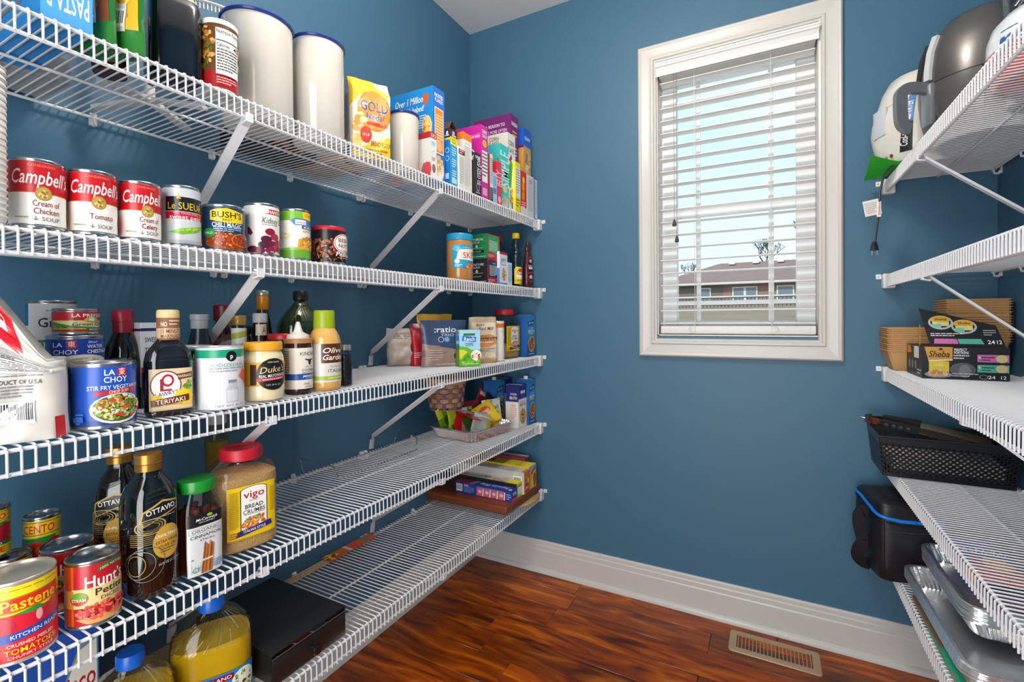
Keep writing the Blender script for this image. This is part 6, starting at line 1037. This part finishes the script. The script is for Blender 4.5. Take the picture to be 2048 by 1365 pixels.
# red and silver appliance near the frame edge
rp = [(.085, .0), (.098, .006), (.105, .03), (.106, .062)]
t = thing('sandwich_maker', 'red and silver appliance with a black handle near the right frame edge', 'appliance', (1.908, -.775, Z5), 215)
mk('base', loft(rp, 48), mat('d0261c', .3, 0, .03, coat=.4), t); hp = [(.106, .062), (.105, .09), (.097, .118), (.080, .138), (.05, .148), (0, .152)]
mk('hood', loft(hp, 48), mat('d4d9de', .18, .1, coat=.4), t); Art(.03, .066, .098, .006).draw([('r', -1, 0, .3, 1, 'e8ecf0'), ('r', -.9, .1, .2, .9, '2a5a9a')]).build(Surf(hp), t, 'badge')
bm = bmesh.new(); tube(bm, [(.062*math.cos(R(a)), -.035+.02*math.sin(R(a)), .135+.062*math.sin(R(a))) for a in range(0, 181, 15)], .0125, 10); mk('handle', bm, mat('2a2d31', .25, .2), t)
t = thing('glass_pitcher', 'clear silver pitcher behind the black handled appliance at the frame edge', 'pitcher', (1.93, -.63, Z5)); mk('jar', loft([(.05, 0), (.055, .004), (.058, .2), (.06, .25), (.058, .25), (.055, .2)], 40, cap=False), clear('dde4ea', .04, .8), t); mk('base', loft([(.05, .0), (.053, .003), (.053, .02)], 32), STEEL(), t)
# ---------------------------------------------------------------- right wall, middle shelf: kraft trays and pet food box
KR = mat('c89c68', .75, 0, .06, .05, 120)
def traybm(w, d, h, k):
    bm = bmesh.new(); c = .007
    def ring(w, d, z): return [bm.verts.new(p) for p in ((-w/2+c, -d/2, z), (w/2-c, -d/2, z), (w/2, -d/2+c, z), (w/2, d/2-c, z), (w/2-c, d/2, z), (-w/2+c, d/2, z), (-w/2, d/2-c, z), (-w/2, -d/2+c, z))]
    rs = [ring(w*k, d*k, 0), ring(w, d, h), ring(w+.007, d+.007, h+.0002), ring(w+.007, d+.007, h+.0024), ring(w-.002, d-.002, h+.003), ring(w*k-.002, d*k-.002, .0012)]
    for A, B in zip(rs, rs[1:]):
        for j in range(8): bm.faces.new((A[j], A[(j+1) % 8], B[(j+1) % 8], B[j]))
    bm.faces.new(rs[0][::-1]); bm.faces.new(rs[-1]); bmesh.ops.recalc_face_normals(bm, faces=bm.faces[:]); return bm
def stack(x, y, w, d, h, n, dz, k, label, group, rot=0):
    ob = None
    for i in range(n):
        if not ob: ob = mk('kraft_food_tray', traybm(w, d, h, k), KR, smooth=0); o = ob
        else: o = ob.copy(); COL.objects.link(o)
        dz_ = dz*i+(.006 if i > n*.6 else 0); o.location = (x+rnd.uniform(-.0015, .0015), y+rnd.uniform(-.0015, .0015), Z3+dz_); o.rotation_euler = (rnd.uniform(-.004, .004), rnd.uniform(-.004, .004), R(rot)+rnd.uniform(-.012, .012))
        tag(o, '%s %s' % (ORD[n-1-i], label), 'food tray', group)
stack(1.818, -.081, .150, .135, .066, 11, .0068, .72, 'brown kraft tray from the top of the short stack by the back wall', 'kraft trays in the short stack')
stack(1.968, -.082, .150, .135, .10, 17, .0078, .72, 'brown kraft tray from the top of the tall stack in the corner', 'kraft trays in the tall stack')
SH = lambda: [('r', -1, 0, 1, 1, '17191f'), ('p', [(-.85, .55), (-.28, .6), (-.28, 1), (-.95, 1)], 'c8923c'), ('p', [(-.85, .53), (-.28, .58), (-.28, .62), (-.85, .58)], 'e8d8b8'), ('r', -.84, .22, -.36, .55, 'd8c03a'), ('t', 'Sheba', -.6, .78, .2, '1c1612', {'b': 1, 'i': 1, 'w': .5}), ('p', [(-.62, .9), (-.55, .99), (-.5, .9)], '1c1612'), ('t', 'cuts', -.6, .45, .09, 'f0e8c8', {'w': .2}), ('e', -.62, .13, .33, .1, '8a949a'), ('f', -.62, .18, .24, .1, ['d8a878', 'c08858', 'e8c4a0'], 46, .05), ('e', -.05, .3, .3, .22, '5a5c62'), ('e', .0, .26, .14, .2, '7a7c82'),
    ('t', 'PERFECT', -.1, .92, .08, 'fff', {'b': 1, 'w': .3}), ('t', 'PORTIONS', -.08, .83, .08, 'fff', {'b': 1, 'w': .34}), ('m', -.26, .72, .1, 2, .08, 'ddd'), ('r', .28, .55, .98, .78, 'd070b0'), ('t', '6', .33, .7, .08, 'fff', {'b': 1}), ('m', .38, .68, .66, 2, .08, '5a2048'), ('r', .28, .24, .98, .47, '5ab8a0'), ('t', '6', .33, .4, .08, 'fff', {'b': 1}), ('m', .38, .37, .66, 2, .08, '1c5a4a'), ('e', .82, .66, .13, .12, 'd8c890'), ('e', .82, .36, .13, .12, 'd8c890'), ('t', '24', .6, .1, .1, 'fff', {'b': 1, 'w': .16}), ('t', '12', .86, .1, .1, 'fff', {'b': 1, 'w': .12}), ('m', -.3, .16, .3, 2, .07, 'bbb'), ('o', .42, .1, .1, .07, .2, '9a9a9a')]
t = carton('pet_food_box', 'black multipack pet food box with its lid propped open', 1.789, -.342, Z3, .187, .178, .092, '15171c', F=SH(), Lf=[('r', -1, 0, 1, 1, '2a2622'), ('p', [(-.9, .7), (-.3, .75), (-.5, .98), (-.95, .98)], 'd8883a'), ('r', -.0, .6, .6, .98, 'f0ece6'), *[('e', -.6+.4*i, .36, .1, .16, '8a8a88') for i in range(3)], ('m', .4, .2, .95, 2, .1, 'ccc')])
Z = lambda v: (0, -.089+.05*v, .092+.105*v)
bm = bmesh.new(); q = [(-.074, 0), (.087, 0), (.074, .064), (-.091, .122)]; vs = [bm.verts.new((x, y, z)) for y in (-.0008, .0008) for x, z in q]
for f in ((0, 1, 2, 3), (7, 6, 5, 4), (0, 4, 5, 1), (1, 5, 6, 2), (2, 6, 7, 3), (3, 7, 4, 0)): bm.faces.new([vs[i] for i in f])
lid = mk('lid', bm, mat('17191f', .5), t, loc=(0, -.085, .094), rot=(R(-24), 0, 0), smooth=0)
Art(.0935, 0, .112).draw([*[q for x, y in ((-.48, .66), (.06, .54)) for q in (('e', x, y, .3, .2, 'b8bcc0'), ('e', x, y+.01, .25, .16, '2a2c30'), ('e', x, y+.08, .24, .11, 'd8a43a'), ('r', x-.2, y-.1, x+.2, y+.02, 'd8d48a'), ('r', x-.22, y-.15, x+.0, y-.04, '7ac0a8'), ('t', 'Sheba', x, y+.1, .06, '2a1c10', {'i': 1, 'b': 1, 'w': .3}))], ('m', -.76, .33, .05, 2, .055, 'ddd'), ('p', [(-.7, .06), (-.12, .06), (-.16, .2), (-.68, .2)], 'd070b0'), ('p', [(-.1, .06), (.46, .06), (.4, .2), (-.14, .2)], '5ab8a0'), ('t', '24', .62, .12, .1, 'fff', {'b': 1, 'w': .16}), ('t', '12', .8, .12, .1, 'fff', {'b': 1, 'w': .11}), ('m', .48, .42, .76, 3, .06, 'aaa')]).build(front(-.0009), lid, 'lid_print')
fl = mk('tuck_flap', boxbm(-.04, -.0008, 0, .0, .0008, .06, 0), mat('a87848', .7), t, loc=(-.094, -.06, .09), rot=(0, R(12), R(80)), smooth=0)
# ---------------------------------------------------------------- right wall, second lowest shelf: basket with tongs
t = thing('plastic_basket', 'long black plastic lattice basket on the second lowest right shelf', 'basket', (1.872, -.128, Z2)); BP_ = mat('1b1b20', .32, 0, .04)
w1, d1, hb, fl_ = .335, .215, .128, .012
def wall(p0, p1, name):   # lattice between bottom and top edges of one side
    bm = bmesh.new(); a, b = Vector(p0[0]), Vector(p0[1]); c, d = Vector(p1[0]), Vector(p1[1]); L = (b-a).length; n = int(L/.0155); H_ = 7
    P = lambda s, v: (a.lerp(b, s)).lerp(c.lerp(d, s), v); nv = hb*.80/.0155; nn = (b-a).cross(c-a).normalized()
    for i in range(-int(nv), n+int(nv)+1):
        for sg in (1, -1):
            pts = []
            s0 = i/n; v0, v1 = .07, .83; s1 = s0+sg*nv/n
            lo = max(0, min(1, (0-s0)/(s1-s0) if s1 > s0 else (1-s0)/(s1-s0))); hi = min(1, max(0, (1-s0)/(s1-s0) if s1 > s0 else (0-s0)/(s1-s0)))
            if hi-lo < .02: continue
            tube(bm, [P(s0+(s1-s0)*q, v0+(v1-v0)*q) for q in (lo, hi)], 0, flat=(.0024, .0011, nn))
    for v0, v1 in ((0, .08), (.82, 1)):
        q = [bm.verts.new(P(s, v)+nn*o) for o in (-.0013, .0013) for s, v in ((0, v0), (1, v0), (1, v1), (0, v1))]
        for f in ((0, 1, 2, 3), (7, 6, 5, 4), (0, 4, 5, 1), (3, 2, 6, 7)): bm.faces.new([q[j] for j in f])
    bmesh.ops.recalc_face_normals(bm, faces=bm.faces[:]); mk(name, bm, BP_, t, smooth=0)
B4 = [(-w1/2+fl_, -d1/2+fl_, 0), (w1/2-fl_, -d1/2+fl_, 0), (w1/2-fl_, d1/2-fl_, 0), (-w1/2+fl_, d1/2-fl_, 0)]; T4 = [(-w1/2, -d1/2, hb), (w1/2, -d1/2, hb), (w1/2, d1/2, hb), (-w1/2, d1/2, hb)]
for i in range(4): wall((B4[i], B4[(i+1) % 4]), (T4[i], T4[(i+1) % 4]), 'lattice_wall')
bm = bmesh.new(); tube(bm, [T4[0], T4[1], T4[2], T4[3]], .0038, 8, closed=True); mk('rim', bm, BP_, t)
mk('base', boxbm(-w1/2+fl_, -d1/2+fl_, 0, w1/2-fl_, d1/2-fl_, .003), BP_, t, smooth=0)
for i in range(2): carton('napkin_pack', ('lower' if i == 0 else 'upper')+' white napkin pack lying inside the black lattice basket', 1.74, -.215, Z2+.022+.022*i, .27, .14, .02, 'd8d2c8', group='napkin packs inside the basket')
carton('paper_goods_box', 'dark grey box at the bottom of the black lattice basket', 1.74, -.215, Z2+.0035, .27, .15, .018, '4a4a4c')
t = thing('kitchen_tongs', 'steel tongs with black dimpled grips lying across the black basket', 'tongs', (1.822, -.160, Z2+.150)); TS = mat('c6c2ba', .22, 1); tm = Matrix.Rotation(R(-20), 4, 'Z') @ Matrix.Rotation(R(4.5), 4, 'Y'); tm = tm @ Matrix.Rotation(R(22), 4, 'X'); TR = lambda p: tm @ Vector(p)
for s in (-1, 1):
    bm = bmesh.new(); tube(bm, [TR(p) for p in ((-.13, s*.006, 0), (-.08, s*.016, .002), (0, s*.019, .001), (.06, s*.02, -.004), (.13, s*.018, -.012), (.165, s*.012, -.016))], 0, flat=(.011, .0012, TR((0, 1, 0)))); mk('arm', bm, TS, t, smooth=30)
    bm = bmesh.new(); tube(bm, [TR(p) for p in ((-.098, s*.015, .002), (-.09, s*.016, .003), (-.01, s*.02, .002), (.0, s*.02, .001))], 0, flat=(.0125, .005, TR((0, 1, 0)))); g = mk('grip', bm, mat('26262a', .45), t, smooth=30)
    for i in range(4):
        bm = loft([(.0075, 0), (.0066, .002), (.004, .0032), (0, .0036)], 14); bm.transform(tm @ Matrix.Translation((-.082+.019*i, s*.0225, .002)) @ Matrix.Rotation(R(-90*s), 4, 'X')); mk('dimple', bm, mat('3f3e42', .3), g)
bm = bmesh.new(); P = [(-.128+.018*math.cos(R(a)), .014*math.sin(R(a)), 0) for a in range(90, 271, 15)]; rows = [[bm.verts.new(TR((x, y, z))) for z in (-.012, .012)] for x, y, _ in P]
for A, B in zip(rows, rows[1:]): bm.faces.new((A[0], B[0], B[1], A[1]))
bmesh.ops.solidify(bm, geom=bm.faces[:], thickness=.0014); mk('spring_end', bm, TS, t, smooth=30)
bm = bmesh.new(); tube(bm, [TR((-.146, 0, 0)), TR((-.165, 0, .001)), TR((-.172, .006, .001)), TR((-.165, .010, .001))], .0018, 6); mk('pull_ring', bm, TS, t)
# ---------------------------------------------------------------- right wall, lowest shelf: cooler bag, foil pans
bp = [(.95, 0), (1, .008), (1.02, .06), (1.02, .15), (1.0, .222), (.985, .236), (.94, .244), (.6, .252), (0, .255)]
pr = [(r*.105, z) for r, z in bp]; t = thing('cooler_bag', 'black soft lunch cooler bag with a blue zipper edge on the lowest right shelf', 'bag', (1.788, -.138, Z1), -78)
NY = mat('17161c', .45, 0, .12, .5, 16); mk('body', loft(pr, 64, 1.05, .98, 9), NY, t, smooth=50); sf = Surf(pr, 1.05, .98, 9)
bm = bmesh.new(); tube(bm, [sf(-.30+.36*i/50, .226-.03*max(0, min(1, (i-8)/26)), .002) for i in range(51)], .0056, 8); mk('zipper_edge', bm, mat('1478d8', .4), t)
bm = bmesh.new(); tube(bm, [sf(-.30+.36*i/50, .213-.03*max(0, min(1, (i-8)/26)), .001) for i in range(51)], .0024, 6); mk('zipper_tape', bm, mat('0e0e12', .5), t)
bm = bmesh.new(); tube(bm, curve([(-.108, -.02, .185), (-.128, -.02, .19), (-.140, -.02, .165), (-.132, -.02, .11), (-.122, -.02, .088), (-.138, -.02, .07), (-.142, -.015, .035), (-.122, -.01, .012), (-.10, -.005, .006)]), 0, flat=(.017, .0022, (0, 1, 0))); mk('strap', bm, mat('121217', .6), t, smooth=60)
bm = bmesh.new(); tube(bm, [sf(-.10+.22*i/20, .165-.004*math.sin(i*.3), .0008) for i in range(21)], .0012, 5); mk('seam', bm, mat('3a383e', .6), t)
bm = bmesh.new(); tube(bm, [sf(-.098, .008+.2*i/12, .0008) for i in range(13)], .0016, 5); mk('seam', bm, mat('0e0d12', .6), t)
def pans(x, y, z, w, l, h, n, dz, rot, label, group):
    ob = None
    for i in range(n):
        if not ob: ob = mk('foil_pan', panbm(w, l, h, .032, .016, 18), FOIL(), smooth=25); o = ob
        else: o = ob.copy(); COL.objects.link(o)
        o.location = (x+rnd.uniform(-.0012, .0012), y+rnd.uniform(-.0012, .0012), z+dz*i); o.rotation_euler = (0, 0, R(rot)+rnd.uniform(-.006, .006)); tag(o, '%s %s' % (ORD[n-1-i], label), 'pan', group)
pans(1.892, -.545, Z1+.014, .255, .48, .052, 6, .0042, 1, 'pan from the top of the wide lower foil pan stack, lowest right shelf', 'foil pans in the lower stack')
pans(1.918, -.43, Z1+.06, .205, .36, .045, 12, .0033, 1, 'pan from the top of the smaller upper foil pan stack, lowest right shelf', 'foil pans in the upper stack')
carton('baking_sheet_box', 'flat green and tan carton under the aluminium pans', 1.766, -.80, Z1, .24, .46, .0125, '9a7a5a', Lf=[('r', -1, 0, -.3, 1, '8a6a4a'), ('r', -.3, 0, .5, 1, '2aa07c'), ('r', .5, 0, 1, 1, 'a88a64')], T=[('r', -1, -.0, 1, .45, '2fae86'), ('r', -1, .45, 1, 1, '8a6a4c'), ])
pouch('frozen_food_bag', 'blue snack bag with white lettering lying inside the top foil pan', 'bag', 1.945, -.40, Z1+.115, -85, .15, .2, .03, '24409a', [('r', -1, 0, 1, .3, 'b85a50'), ('t', 'SNACKS', 0, .62, .14, 'e8ecf6', {'b': 1, 'w': 1.4}), ('e', .2, .35, .5, .14, 'd8a05c'), ('e', -.4, .4, .2, .07, 'c02a30')], kind='pillow', amp=.004, seed=40, rx=-78)
